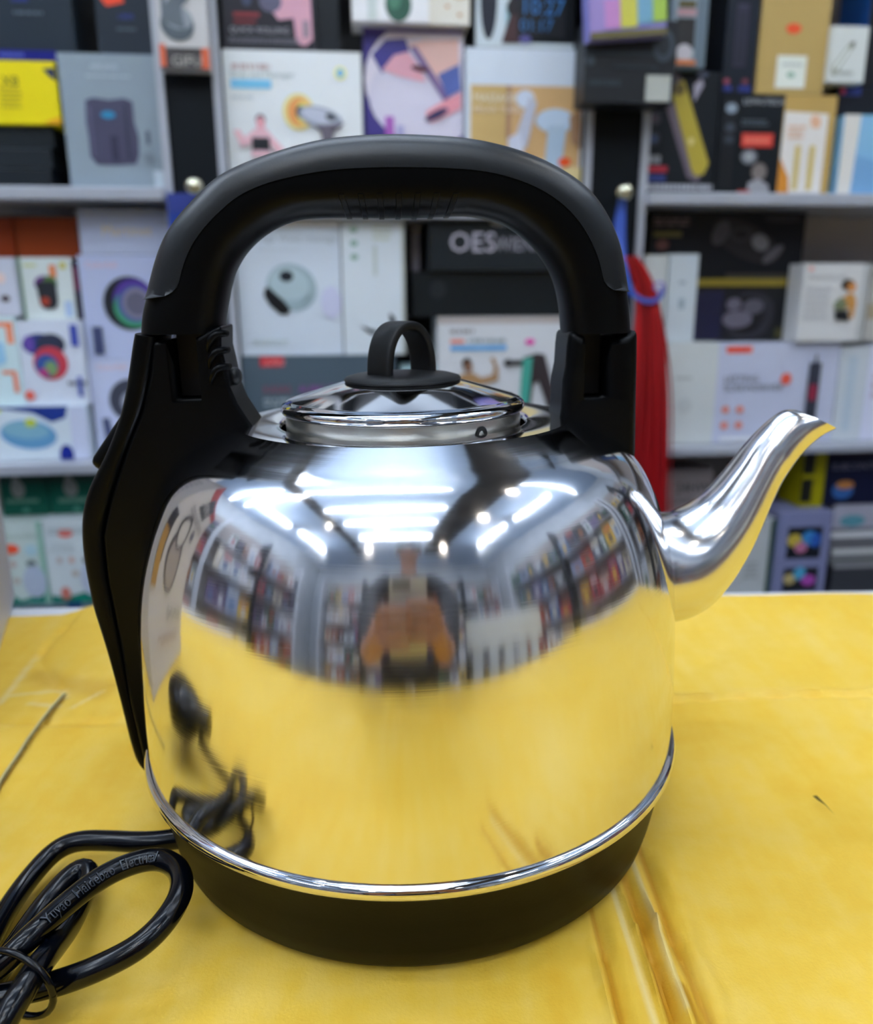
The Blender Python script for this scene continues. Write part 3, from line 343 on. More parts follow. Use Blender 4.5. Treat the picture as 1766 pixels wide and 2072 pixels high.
# blue bag
o = hang_root('hanging_bag', -.210, 1.03, .052, 'blue patterned hanging packet on the left black panel beside the kettle handle', 'hanging pack')
mb = MB(); W, H = .062, .118; mb.box((-W/2, 0, 0), (W/2, .014, H), mat('20409c', .3))
decals(mb, W, H, [('r',0,.38,.6,.7,'8c8cdc'),('r',.2,.4,.9,.55,'c0c4ee'),('p',[(0,.72),(.5,.7),(.3,.9),(0,.95)],'58b8c8'),('r',0,0,1,.2,'2c3c8c')]); mb.build('packet', o, fix=False)
def hook(u, z, label):
    r = hang_root('display_hook', u, z, .03, label, 'hook')
    mb = MB(); mb.tube([(0, 0, 0), (0, -.045, 0)], .003, mat('c8c8c4', .25, 1), 10); mb.build('rod', r)
    bm = bmesh.new(); bmesh.ops.create_uvsphere(bm, u_segments=20, v_segments=12, radius=.0115)
    me = bpy.data.meshes.new('ball_tip'); bm.to_mesh(me); bm.free(); me.materials.append(mat('d8d4b8', .2, 1))
    for p in me.polygons: p.use_smooth = True
    b = bpy.data.objects.new('ball_tip', me); COL.objects.link(b); b.parent = r; b.location = (0, -.05, 0)
hook(-.1985, 1.1535, 'round tipped metal hook above the blue packet on the left panel')
hook(.3885, 1.1517, 'round tipped metal hook above the red tassel on the right panel')
# black carton hanging over the right panel, with its white tag
o = hang_root('black_carton', .3835, 1.2627, .09, 'black shrink-wrapped carton with a small white tag hanging at the right panel', 'box')
mb = MB(); W, H = .125, .10; mb.box((-W/2, 0, 0), (W/2, .05, H), mat('0c1218', .45))
decals(mb, W, H, [('r',0,.38,1,.42,'222c34'),('e',.06,.25,.05,.08,'4c565e'),('e',.06,.5,.05,.06,'38424a'),('l',.05,.72,.4,.8,1,'2c363e'),('e',.85,.3,.12,.2,'3c4650'),('e',.85,.3,.07,.12,'1c262e'),('r',.3,.55,.8,.58,'28323a')]); mb.build('carton', o, fix=False)
mb = MB(); mb.box((.022, -.003, .002), (.056, -.0015, .034), mat('b8bcb4', .5)); mb.build('paper_tag', o)
# purple pack, slightly tilted
o = hang_root('purple_pack', .372, 1.336, .11, 'lilac hanging pack with pastel colour blocks along its lower edge', 'hanging pack')
o.rotation_euler = (0, R(-5), PSI)
mb = MB(); W, H = .102, .16; mb.box((-W/2, 0, 0), (W/2, .03, H), mat('8c8ad0', .35))
decals(mb, W, H, [('r',0,0,1,.3,'a49cd8'),('p',[(0,.3),(.3,.9),(0,1)],'a08cc8'),('l',.15,.44,.8,.5,1,'7c78c0'),('r',.2,.72,.4,.93,'c88cc8'),('r',.4,.68,.62,.93,'d0cc50'),('r',.62,.68,.82,.91,'78acc8'),('r',.82,.66,1,.90,'a8c850'),('r',0,.95,1,1,'6c6438')]); mb.build('card', o, fix=False)
# red tassel with its blue ribbon
o = hang_root('ribbon', .3885, 1.15, .07, 'blue ribbon looped from the right hook around the red tassel', 'ribbon')
mb = MB(); rib = mat('3c5cb8', .5)
def ribbon(P, wd):
    c = crom([(p[0]-.3885, p[2] if len(p) > 2 else 0, p[1]-1.15) for p in P], 6); vs = []; 
    for i, p in enumerate(c):
        t = (c[min(i+1, len(c)-1)] - c[max(i-1, 0)]).normalized(); s = Vector((t.z, 0, -t.x)).normalized() * wd / 2
        vs += [p - s, p + s, p + s + Vector((0, .001, 0)), p - s + Vector((0, .001, 0))]
    fs = []
    for i in range(len(c) - 1): fs += [tuple((4*i + a, 4*i + (a+1) % 4, 4*i + 4 + (a+1) % 4, 4*i + 4 + a)) for a in range(4)]
    mb.add(vs, fs, rib, True)
ribbon([(.387,1.145),(.383,1.10),(.391,1.055,-.016),(.402,1.022,-.018),(.416,1.008,-.018),(.434,1.004,-.018),(.447,1.010,-.018),(.451,1.024,-.018)], .007)
ribbon([(.389,1.145),(.391,1.10),(.396,1.06),(.404,1.03),(.412,1.012)], .010)
for q in range(14):
    a = 2*math.pi*q/14; b = 2*math.pi*(q+1)/14; cx, cz = .444-.3885, 1.024-1.15
    mb.add([(cx+.006*math.cos(a), -.020, cz+.005*math.sin(a)), (cx+.009*math.cos(a), -.020, cz+.008*math.sin(a)), (cx+.009*math.cos(b), -.020, cz+.008*math.sin(b)), (cx+.006*math.cos(b), -.020, cz+.005*math.sin(b))], [(0,1,2,3)], mat('8c7cc8', .5))
mb.build('ribbon_band', o, fix=False)
tas = MB(); reds = [mat(c, .45) for c in ('c40c14', 'a80810', 'd8141c', '8c0610')]
rr = random.Random(3)
for i in range(230):
    a = rr.uniform(-1, 1); d = rr.uniform(-1, 1)
    top = Vector((.405 + .009*a, .07 + .008*d, 1.066)); neck = Vector((.433 + .015*a, .072 + .009*d, 1.010))
    mid = Vector((.445 + .027*a, .07 + .014*d, .88)); bot = Vector((.452 + .034*a + rr.uniform(-.004, .004), .07 + .018*d, .60 + rr.uniform(-.03, .02)))
    low = Vector((.450 + .031*a + rr.uniform(-.002,.002), .07 + .016*d, .74))
    if i < 8: mid.x += .008; low.x += .010; bot.x += .012
    P = crom([top, neck, mid, low, bot], 5); P = [wp(p.x, p.z, p.y) for p in P]
    tas.tube(P, .0011, reds[i % 4], 5, cap=False)
t = tas.build('red_tassel', fix=False); tag(t, 'long bright red thread tassel hanging behind the kettle spout', 'tassel', kind=None)
bpy.context.view_layer.update()

# ---------------------------------------------------------------- counter and cardboard
cm = MB(); lam = noise_mat('counter_laminate', 'd8dade', 'e0e2e6', 5, .3)
def far(x):
    return .5510 + .0300*x - .004*x*x
CY0 = -.17
def counter_poly(z0, z1, pad, x0=-1.15, x1=1.3, y0=CY0):
    xs = [x0 + (x1-x0)*i/24 for i in range(25)]
    pts = [(x, far(x) + pad) for x in xs] + [(x1, y0), (x0, y0)]
    n = len(pts); vs = [(x, y, z0) for x, y in pts] + [(x, y, z1) for x, y in pts]
    return vs, [tuple(reversed(range(n))), tuple(range(n, 2*n))] + [(i, (i+1) % n, (i+1) % n + n, i+n) for i in range(n)]
cr_ = empty('counter', (0, .15, 0)); tag(cr_, 'white shop counter under the yellow cardboard', 'counter')
vs, fs = counter_poly(TT - .034, TT - .0045, .0); vs2 = []
for (x, y, z) in vs: vs2.append((x, y + ((.006 if x < -.1 else (.016 if x > .1 else .008)) if y > .2 else 0) - .15, z))
cm.add(vs2, fs, lam); cm.build('counter_top', cr_, bevel=.003)
mb = MB(); mb.box((-1.1, -.27, .03), (1.25, .30, TT - .035), mat('a8acb0', .5)); mb.build('cabinet', cr_)
# cardboard: flattened yellow cartons, folds modelled in the sheet
FOLD = [ # x0,y0,x1,y1,width,height
 (.131,.400,.70,.428,.0025,-.0012),(.131,.404,.70,.433,.002,.0009),(-.60,.379,-.10,.379,.003,-.0012),
 (.0680,.285,.0698,.233,.0016,.0018),(.0698,.233,.0700,.120,.0016,.0018),(.0712,.290,.0728,.222,.0022,-.0018),(.0728,.222,.0730,.120,.0022,-.0016),
 (.0765,.290,.0775,.235,.0016,.0018),(.0775,.235,.0782,.120,.0018,.0015),(.0815,.300,.0820,.230,.0018,-.0014),(.0820,.230,.0856,.180,.0018,-.0012),(.0875,.27,.0895,.15,.003,.0010),
 (.0560,.265,.0565,.222,.0018,-.0013),(.0565,.222,.0572,.130,.0018,-.0011),(.0535,.25,.0540,.13,.0015,.0010),(.0615,.265,.0640,.13,.0030,.0011),
 (-.254,.53,-.249,.46,.002,-.0012),(-.249,.46,-.21,.41,.002,-.001)]
def fold_h(x, y):
    h = 0
    for (x0, y0, x1, y1, wd, ht) in FOLD:
        dx, dy = x1-x0, y1-y0; L2 = dx*dx + dy*dy; t = ((x-x0)*dx + (y-y0)*dy) / L2
        tt = min(max(t, 0), 1); px, py = x0 + dx*tt, y0 + dy*tt; d2 = (x-px)**2 + (y-py)**2
        wob = 1 + .25*math.sin(x*310 + y*170)
        if d2 < (wd*4)**2: h += 1.6 * ht * wob * math.exp(-d2 / (wd*wd))
    return h
def card_mat():
    m = bpy.data.materials.new('yellow_cardboard'); m.use_nodes = True; nt = m.node_tree; N = nt.nodes; L = nt.links; b = N['Principled BSDF']
    tc = N.new('ShaderNodeTexCoord')
    n1 = N.new('ShaderNodeTexNoise'); n1.inputs['Scale'].default_value = 9; n1.inputs['Detail'].default_value = 6; n1.inputs['Roughness'].default_value = .62
    n2 = N.new('ShaderNodeTexNoise'); n2.inputs['Scale'].default_value = 90; n2.inputs['Detail'].default_value = 4
    n3 = N.new('ShaderNodeTexNoise'); n3.inputs['Scale'].default_value = 900; n3.inputs['Detail'].default_value = 2
    mp = N.new('ShaderNodeMapping'); mp.inputs['Scale'].default_value = (6, .8, 1); mp.inputs['Rotation'].default_value = (0, 0, R(20))
    n4 = N.new('ShaderNodeTexNoise'); n4.inputs['Scale'].default_value = 14; n4.inputs['Detail'].default_value = 5
    for n in (n1, n2, n3): L.new(tc.outputs['Object'], n.inputs['Vector'])
    L.new(tc.outputs['Object'], mp.inputs[0]); L.new(mp.outputs[0], n4.inputs['Vector'])
    cr = N.new('ShaderNodeValToRGB'); e = cr.color_ramp.elements; e[0].position = .26; e[0].color = lin('e0aa1c'); e[1].position = .72; e[1].color = lin('efce6c')
    x = e.new(.48); x.color = lin('e9bf42')
    mx = N.new('ShaderNodeMix'); mx.data_type = 'FLOAT'; mx.inputs[0].default_value = .35
    L.new(n1.outputs['Fac'], mx.inputs[2]); L.new(n2.outputs['Fac'], mx.inputs[3])
    mx2 = N.new('ShaderNodeMix'); mx2.data_type = 'FLOAT'; mx2.inputs[0].default_value = .3
    L.new(mx.outputs[0], mx2.inputs[2]); L.new(n4.outputs['Fac'], mx2.inputs[3]); L.new(mx2.outputs[0], cr.inputs[0])
    # fold wear deepened with painted crease shade, carried by a vertex attribute
    at = N.new('ShaderNodeAttribute'); at.attribute_name = 'wear_shade'
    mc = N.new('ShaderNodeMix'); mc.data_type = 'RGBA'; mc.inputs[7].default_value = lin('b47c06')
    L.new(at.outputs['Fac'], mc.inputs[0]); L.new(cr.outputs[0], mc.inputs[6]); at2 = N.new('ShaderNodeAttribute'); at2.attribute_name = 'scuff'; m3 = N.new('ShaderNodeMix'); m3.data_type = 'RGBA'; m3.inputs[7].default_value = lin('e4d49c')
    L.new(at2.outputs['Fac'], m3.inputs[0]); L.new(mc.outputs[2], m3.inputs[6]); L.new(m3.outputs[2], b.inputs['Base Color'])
    bp = N.new('ShaderNodeBump'); bp.inputs['Strength'].default_value = .25; bp.inputs['Distance'].default_value = .0006
    ad = N.new('ShaderNodeMath'); ad.operation = 'ADD'; L.new(n3.outputs['Fac'], ad.inputs[0]); L.new(n2.outputs['Fac'], ad.inputs[1])
    L.new(ad.outputs[0], bp.inputs['Height']); L.new(bp.outputs[0], b.inputs['Normal'])
    b.inputs['Roughness'].default_value = .55; b.inputs['Specular IOR Level'].default_value = .35
    return m
STR = [(.0712,.290,.0725,.230,.0024),(.0725,.230,.0732,.120,.0027),(.0812,.300,.0822,.225,.0015),(.0822,.225,.0850,.175,.0019),(.0553,.262,.0566,.216,.0013),(.0566,.216,.0572,.130,.0013),(.0794,.209,.0820,.180,.0018),(-.236,.432,-.192,.412,.0085),(-.226,.424,-.190,.418,.008)]  # crease stripes: wear with shade painted in; the wide pair is a darker patch
SCF = [(-.2409,.398,-.2484,.444,.0016),(-.2403,.4078,-.2123,.4134,.0014),(-.2123,.4134,-.208,.404,.0014),(-.2002,.3925,-.1906,.4121,.0010),(-.2245,.398,-.207,.395,.0016),(.0658,.265,.0662,.222,.0011),(.0662,.222,.0674,.130,.0011),(.0768,.275,.0777,.200,.0010),(-.2447,.4277,-.2507,.4612,.0010)]
def scuff(x, y):
    s = 0
    for (x0, y0, x1, y1, wd) in SCF:
        dx, dy = x1-x0, y1-y0; t = min(max(((x-x0)*dx + (y-y0)*dy) / (dx*dx+dy*dy), 0), 1); d = math.hypot(x-x0-dx*t, y-y0-dy*t)
        s = max(s, .6 * min(1, max(0, 1.5 - d/wd)))
    return s
def wear_shade(x, y):
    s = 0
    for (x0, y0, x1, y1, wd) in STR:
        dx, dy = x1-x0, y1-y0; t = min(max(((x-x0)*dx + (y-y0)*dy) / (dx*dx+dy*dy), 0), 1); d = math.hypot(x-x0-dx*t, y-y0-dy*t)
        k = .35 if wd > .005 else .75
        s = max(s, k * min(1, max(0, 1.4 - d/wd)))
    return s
xs = [-.95 + .012*i for i in range(int(.62/.012))]; x = xs[-1]
while x < .36: x += (.0010 if .045 < x < .098 else .0022) if -.28 < x < .30 else .006; xs.append(x)
while x < 1.1: x += .02; xs.append(x)
y = CY0 + .005; ysf = []
while y < 1: ysf.append(y); y += (.010 if y < .12 else .0026) / 1.0; 
ny = 230; ysn = [i / (ny-1) for i in range(ny)]
def ymap(x, t):
    y1 = far(x) - (.0205 if x < -.262 else (.0205*max(0, (-.246 - x)/.016) if x < -.246 else 0)); a = .13; y0 = CY0 + .005
    return y0 + (a - y0) * t / .15 if t < .15 else a + (y1 - a) * (t - .15) / .85
vs = []; wr = []; sr = []
for x in xs:
    for t in ysn:
        y = ymap(x, t); und = .0006*math.sin(x*23+y*9)*math.sin(y*31+1) + .0004*math.sin(x*61-y*40)
        z = TT - .001 + fold_h(x, y) + und
        d = math.hypot((x + .0105), y - .315)
        k = min(max((d - .095) / .02, 0), 1); z = (TT - .0007) * (1-k) + z * k if d < .115 else z
        vs.append((x, y, max(min(z, TT + .005), TT - .0038))); wr.append(wear_shade(x, y)); sr.append(scuff(x, y))
NT = len(vs); fs = [(i*ny+j, (i+1)*ny+j, (i+1)*ny+j+1, i*ny+j+1) for i in range(len(xs)-1) for j in range(ny-1)]
# rim going down to the counter
rim = [i*ny for i in range(len(xs))] + [(len(xs)-1)*ny + j for j in range(1, ny)] + [i*ny + ny-1 for i in range(len(xs)-2, -1, -1)] + [j for j in range(ny-2, 0, -1)]
for i in rim: vs.append((vs[i][0], vs[i][1], TT - .0044)); wr.append(0); sr.append(0)
fs += [(rim[i], NT + i, NT + (i+1) % len(rim), rim[(i+1) % len(rim)]) for i in range(len(rim))]
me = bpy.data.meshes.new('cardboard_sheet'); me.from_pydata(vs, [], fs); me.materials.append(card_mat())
at = me.attributes.new('wear_shade', 'FLOAT', 'POINT'); at.data.foreach_set('value', wr); at = me.attributes.new('scuff', 'FLOAT', 'POINT'); at.data.foreach_set('value', sr)
me.polygons.foreach_set('use_smooth', [True]*len(fs)); me.set_sharp_from_angle(angle=R(50))
cb = bpy.data.objects.new('cardboard_sheet', me); COL.objects.link(cb); tag(cb, 'worn yellow cardboard sheet laid over the counter under the kettle', 'cardboard')
# slit between two sheets on the left, and a small tear at the right
mb = MB(); rr = random.Random(5); P = crom([(-.195,.300,0),(-.2005,.325,0),(-.203,.345,0),(-.205,.358,0),(-.2075,.385,0),(-.208,.405,0)], 8); vs = []
for i, p in enumerate(P):
    w_ = .0007 + .0004*rr.random(); vs += [(p.x - w_*.3, p.y, TT + .0012), (p.x + w_*1.3, p.y, TT + .0012)]
mb.add(vs, [(2*i, 2*i+1, 2*i+3, 2*i+2) for i in range(len(P)-1)], mat('6c5a24', .8)); vs = []
for i, p in enumerate(P): vs += [(p.x - .0016, p.y, TT + .0010), (p.x - .0009, p.y, TT + .0019), (p.x - .0003, p.y, TT + .0012)]
mb.add(vs, [(3*i+k, 3*i+k+1, 3*i+k+4, 3*i+k+3) for i in range(len(P)-1) for k in (0, 1)], mat('d8cc94', .7), True)
sl = mb.build('cardboard_slit', cb, fix=False)
mb = MB(); mb.add([(.166,.3085,TT+.0012),(.1672,.3075,TT+.0022),(.1688,.302,TT+.0014),(.1695,.295,TT+.0012),(.1685,.3022,TT+.0012),(.1668,.3055,TT+.0012)], [(0,1,2,3,4,5)], mat('6c5a1c', .8)); mb.build('cardboard_tear', cb, fix=False)

# ================================================================ THE KETTLE
LEAN, YAW = R(-.8), R(4)
KM = Matrix.Translation((-.0105, .315, TT)) @ Matrix.Rotation(LEAN, 4, 'Y') @ Matrix.Rotation(YAW, 4, 'Z')
kt = bpy.data.objects.new('kettle', None); COL.objects.link(kt); kt.rotation_mode = 'ZYX'; kt.location = (-.0105, .315, TT); kt.rotation_euler = (0, LEAN, YAW)
tag(kt, 'large stainless steel electric kettle with black handle on yellow cardboard', 'kettle')
def steel(name, rough, aniso=0, streak=0, col='dcdcde'):
    m = bpy.data.materials.new(name); m.use_nodes = True; nt = m.node_tree; N = nt.nodes; L = nt.links; b = N['Principled BSDF']
    b.inputs['Metallic'].default_value = 1; b.inputs['Base Color'].default_value = lin(col); b.inputs['Roughness'].default_value = rough
    if aniso:
        b.inputs['Anisotropic'].default_value = aniso; b.inputs['Anisotropic Rotation'].default_value = .25
        tg = N.new('ShaderNodeTangent'); tg.direction_type = 'RADIAL'; tg.axis = 'Z'; L.new(tg.outputs[0], b.inputs['Tangent'])
    if streak:
        tc = N.new('ShaderNodeTexCoord'); mp = N.new('ShaderNodeMapping'); mp.inputs['Scale'].default_value = (14, 14, 1500)
        no = N.new('ShaderNodeTexNoise'); no.inputs['Scale'].default_value = 1.0; no.inputs['Detail'].default_value = 3
        L.new(tc.outputs['Object'], mp.inputs[0]); L.new(mp.outputs[0], no.inputs['Vector'])
        bp = N.new('ShaderNodeBump'); bp.inputs['Strength'].default_value = streak; bp.inputs['Distance'].default_value = .0002
        L.new(no.outputs['Fac'], bp.inputs['Height']); L.new(bp.outputs[0], b.inputs['Normal'])
        mr = N.new('ShaderNodeMapRange'); mr.inputs[3].default_value = rough*.75; mr.inputs[4].default_value = rough*1.3; L.new(no.outputs['Fac'], mr.inputs[0]); L.new(mr.outputs[0], b.inputs['Roughness'])
    return m
brushed = steel('brushed_steel', .10, .8, .035, 'e6e6e8'); polished = steel('polished_steel', .05); satin = steel('satin_steel', .30, .4, 0, 'd8d6cc'); spoutm = steel('spout_steel', .19, 0, 0, 'e4e4e6')
blk = noise_mat('black_plastic', '020305', '030507', 900, .36, .02, spec=.14)
blk_soft = noise_mat('soft_black_plastic', '0a0f14', '0d1318', 1200, .36, .04, spec=.5)
rubber = noise_mat('black_rubber', '121416', '16181a', 1500, .5, .05, spec=.4)
basem = noise_mat('base_plastic', '020202', '030303', 700, .42, .03, spec=.12)
vinyl = noise_mat('cord_vinyl', '02040a', '03060e', 300, .17, 0, spec=.32)
def prof(P, n=8): return [(p.x, p.z) for p in crom([(r, 0, z) for r, z in P], n)]
body_p = prof([(.1085,.039),(.1086,.06),(.1078,.085),(.107,.1),(.1055,.113),(.1027,.126),(.0985,.1388),(.0928,.1500),(.0855,.1578),(.0765,.1628),(.0690,.1668),(.0645,.1692)], 8)
mb = MB(); mb.lathe([(.090, .036)] + body_p, brushed, 160)
n0 = len(mb.f); mb.f.pop(); mb.m.pop(); mb.sm.pop()          # open top
top_p = [(.0645,.1692)] + prof([(.0643,.1692),(.058,.1692),(.052,.1689),(.0492,.1685),(.0480,.1676),(.0476,.1650),(.0476,.150)], 5)
vs = []; n = 160
for r, z in top_p: vs += [(r*math.cos(2*math.pi*k/n), r*math.sin(2*math.pi*k/n), z) for k in range(n)]
mb.add(vs, [(i*n+k, i*n+(k+1) % n, (i+1)*n+(k+1) % n, (i+1)*n+k) for i in range(len(top_p)-1) for k in range(n)], polished, True)
mb.build('body', kt)
mb = MB(); mb.lathe([(.1082,.0352),(.1090,.0360),(.1100,.0366),(.1107,.0378),(.1108,.0392),(.1102,.0404),(.1092,.0412),(.1083,.0412)], polished, 160); mb.build('trim_ring', kt)
mb = MB(); mb.lathe([(.0,.0015),(.088,.0015),(.0885,.0005),(.0955,.0005),(.0990,.0014),(.1012,.0042),(.1030,.011),(.1050,.022),(.1072,.0335),(.1080,.0352),(.100,.036)], basem, 160); mb.build('base', kt)
# lid
lid = MB(); lid.lathe([(.0450,.160)] + [(.0455,.1625),(.0458,.168),(.0457,.1722),(.0450,.1726)], satin, 128)
lid.lathe(prof([(.0452,.1722),(.0468,.1728),(.0474,.1743),(.0470,.1757),(.0455,.1768)], 4) + [(.0450,.1769),(.0442,.17735),(.0430,.1777),(.0400,.1786),(.0300,.1815),(.0220,.1838),(.0001,.1846)], polished, 128)
lid_o = lid.build('lid', kt); lid_o['label'] = 'polished steel lid with a brushed rim band'
# vent opening printed through the rim band: a small black half ring
mb = MB(); vs = []; a0 = math.atan2(-.038, .0265)
def band(ang, z, r=.04605): return (r*math.cos(ang), r*math.sin(ang), z)
for i in range(13):
    a = math.pi * i / 12
    for q in (.0027, .0013):
        vs.append(band(a0 + q*math.cos(a)/.046, .1678 + q*1.15*math.sin(a)))
mb.add(vs, [(2*i, 2*i+1, 2*i+3, 2*i+2) for i in range(12)], mat('050505', .6)); mb.build('steam_vent', lid_o, fix=False)
mb = MB(); mb.lathe([(.0,.182),(.0224,.1838),(.0228,.1845),(.0222,.1853),(.019,.1862),(.010,.1870),(.0001,.1872)], rubber, 64)
kb = mb.build('lid_knob', lid_o)
phi = R(47 - 4); ex = Vector((math.cos(phi), math.sin(phi), 0)); en = Vector((math.sin(phi), -math.cos(phi), 0)); secs = []
wk, tk = .0120, .0036
for i in range(33):
    a = math.pi * i / 32; ca, sa = -math.cos(a), math.sin(a)
    zc = .1868; sup = 2.3; X = .0118*math.copysign(abs(ca)**(2/sup), ca); Z = .0185*sa**(2/sup) if sa > 0 else 0
    nrm = Vector((ca/.0118, 0, max(sa, 0)/.0185)); nrm.normalize() if nrm.length else None
    out = []
    for k in range(20):
        b = 2*math.pi*k/20; sx = math.copysign(abs(math.cos(b))**.35, math.cos(b)); sy = math.copysign(abs(math.sin(b))**.35, math.sin(b))
        q = ex*(X + nrm.x*sx*tk/2) + en*(sy*wk/2) + Vector((0, 0, zc - .0008 + Z + nrm.z*sx*tk/2)); out.append(q)
    secs.append(out)
mb = MB(); mb.loft(secs, rubber); mb.build('knob_loop', kb)
# ---- carrying handle (arch)
outer = [(-.0965,.2035),(-.0958,.2098),(-.0938,.215),(-.092,.219),(-.0893,.2269),(-.0851,.2362),(-.0791,.2441),(-.0712,.2511),(-.0666,.2558),(-.0574,.2605),(-.0474,.264),(-.0286,.2689),(-.0099,.2707),(.0035,.2708),(.0178,.2701),(.0287,.269),(.0399,.2666),(.0497,.2636),(.0578,.26),(.0671,.2546),(.074,.2481),(.0793,.2397),(.0828,.2322),(.0855,.2196),(.0867,.2139),(.0879,.2063),(.0883,.2005)]
inner = [(-.0665,.2035),(-.066,.2086),(-.0649,.2131),(-.0631,.22),(-.0612,.2251),(-.0563,.2322),(-.0494,.2379),(-.0425,.2415),(-.0342,.2436),(-.0207,.2438),(-.0011,.2434),(.0172,.2437),(.0261,.2439),(.0333,.2425),(.0402,.2404),(.0462,.2366),(.0523,.2312),(.0574,.2242),(.0605,.2167),(.0621,.2083),(.0628,.2005)]
NS = 120
def smooth(P, it=6):
    for _ in range(it): P = [P[0]] + [(P[i-1] + P[i]*2 + P[i+1])/4 for i in range(1, len(P)-1)] + [P[-1]]
    return P
def anchors(P, zs):                      # resample by matching legs and arch separately
    return smooth(resample(crom([(x, 0, z) for x, z in P], 6), NS), 8)
OP = anchors(outer, None); IP = anchors(inner, None)
def sup(c, e): return math.copysign(abs(c)**e, c)
def hsec(i, d, n=40, sc_=1.0, e=.72, tmin=-1.0):
    O, I = OP[i], IP[i]; c = (O+I)/2; h = (O-I)/2; out = []
    for k in range(n):
        a = 2*math.pi*k/n; t = sup(math.cos(a), e)*sc_; y = sup(math.sin(a), e)*d*sc_
        t = max(t, tmin); out.append(c + h*t + Vector((0, y, 0)))
    return out
HD = .0145
mb = MB(); mb.loft([hsec(i, HD) for i in range(NS)], blk); hd = mb.build('handle', kt)
arc = [0]
for i in range(1, NS): arc.append(arc[-1] + (OP[i]-OP[i-1]).length)
ZE = [i for i in range(NS) if OP[i].z > .2145]; i0, i1 = ZE[0], ZE[-1]; secs = []
for i in range(i0, i1+1):
    d = min(arc[i] - arc[i0], arc[i1] - arc[i]); k = max(0, 1 - d/.0085); tm = .12 + .80*(1 - math.sqrt(max(0, 1-k*k)))
    secs.append(hsec(i, HD, 48, 1.035, .72, tm))
mb = MB(); mb.loft(secs, blk_soft); g = mb.build('grip_cover', hd); g['label'] = 'satin black outer grip cover'
for q, xx in enumerate([-.0185,-.0122,-.0062,-.0002,.0058,.0118,.0178]):
    i = min(range(NS), key=lambda j: abs(IP[j].x - xx) + (0 if IP[j].z > .23 else 9)); O, I = OP[i], IP[i]; c = (O+I)/2; h = (O-I)/2; secs = []
    for s in (-.0011, -.0009, -.0003, .0003, .0009, .0011):
        kk = 1.0 if abs(s) > .001 else 1.035; out = []
        for a_ in range(25):
            a = math.pi*(.62 + .76*a_/24); out.append(c + h*sup(math.cos(a), .72)*kk + Vector((s, sup(math.sin(a), .72)*HD*kk, 0)))
        for a_ in range(25):
            a = math.pi*(1.38 - .76*a_/24); out.append(c + h*sup(math.cos(a), .72)*.9 + Vector((s, sup(math.sin(a), .72)*HD*.9, 0)))
        secs.append(out)
    mb = MB(); mb.loft(secs, blk); mb.build('grip_rib', hd)
# ---- left bracket: inner body with its slot, then the outer cover running down to the base
tail_o = [(-.0975,.2040),(-.0985,.2010),(-.1008,.1919),(-.1032,.1831),(-.1069,.1724),(-.1133,.1597),(-.1193,.1504),(-.1223,.1447),(-.1248,.1372),(-.126,.1293),(-.1265,.1194),(-.1261,.1091),(-.1254,.0988),(-.1237,.0883),(-.1223,.0782),(-.1203,.0575),(-.1191,.0364),(-.1176,.0257),(-.1150,.0222)]
tail_s = [(-.0885,.2025),(-.0890,.2000),(-.0915,.1902),(-.0958,.1766),(-.1029,.1626),(-.1091,.1484),(-.112,.1411),(-.116,.1285),(-.1165,.1102),(-.1151,.0877),(-.1139,.056),(-.1119,.0351),(-.1105,.0270),(-.1112,.0212)]
bl_poly = [(-.0905,.2010),(-.0925,.1902),(-.0968,.1766),(-.1039,.1626),(-.1101,.1484),(-.1130,.1411),(-.117,.1285),(-.1175,.1102),(-.1161,.0877),(-.1149,.056),(-.1129,.0351),(-.1120,.0240),(-.1095,.0225),(-.1060,.045),(-.100,.08),(-.095,.12),(-.070,.150),(-.050,.158),(-.0585,.1715),(-.0620,.1778),(-.0642,.1841),(-.0652,.1933),(-.0661,.1987),(-.0655,.2065),(-.0690,.2050),(-.0740,.2025)]
mb = MB(); mb.prism(bl_poly, -.0132, .0132, blk); lb = mb.build('handle_bracket', kt, bevel=.0035, segs=4)
def cut(o, a, b):
    c = MB(); c.box(a, b, blk); co = c.build('cutter', kt, bevel=.0012); m = o.modifiers.new('b', 'BOOLEAN'); m.object = co; m.operation = 'DIFFERENCE'; m.solver = 'EXACT'
    bpy.context.view_layer.update(); apply_mods(o); bpy.data.objects.remove(co); wn = o.modifiers.new('wn', 'WEIGHTED_NORMAL'); wn.weight = 80; wn.keep_sharp = True
cut(lb, (-.0858, -.03, .1788), (-.0748, .011, .23))
secs = []; A = smooth(resample(crom([(x, 0, z) for x, z in tail_o], 6), 90), 3); Bq = smooth(resample(crom([(x, 0, z) for x, z in tail_s], 6), 90), 3)
for i in range(90):
    O, I = A[i], Bq[i]; c = (O+I)/2; h = (O-I)/2; t_ = i/89; d = .0142 if t_ < .6 else .0142 - .0062*((t_-.6)/.4)**1.5
    secs.append([c + h*sup(math.cos(2*math.pi*k/36), .6) + Vector((0, sup(math.sin(2*math.pi*k/36), .6)*d, 0)) for k in range(36)])
mb = MB(); mb.loft(secs, blk); mb.build('bracket_cover', lb)
mb = MB(); mb.box((-.0045, -.009, -.014), (.0045, .009, .014), blk, Matrix.Translation((-.1100, .004, .1635)) @ Matrix.Rotation(R(38), 4, 'Y')); mb.build('rocker_switch', lb, bevel=.003)
def screw(x, y, z, ax, par):
    b = MB(); c = Vector((x, y, z)); a = Vector(ax).normalized()
    b.tube([c - a*.002, c + a*.0008, c + a*.0016, c + a*.0019], [.0034, .0034, .0027, .0012], blk_soft, 20); b.build('screw_cap', par)
screw(-.0636, -.004, .1872, (1, -.3, .05), lb)
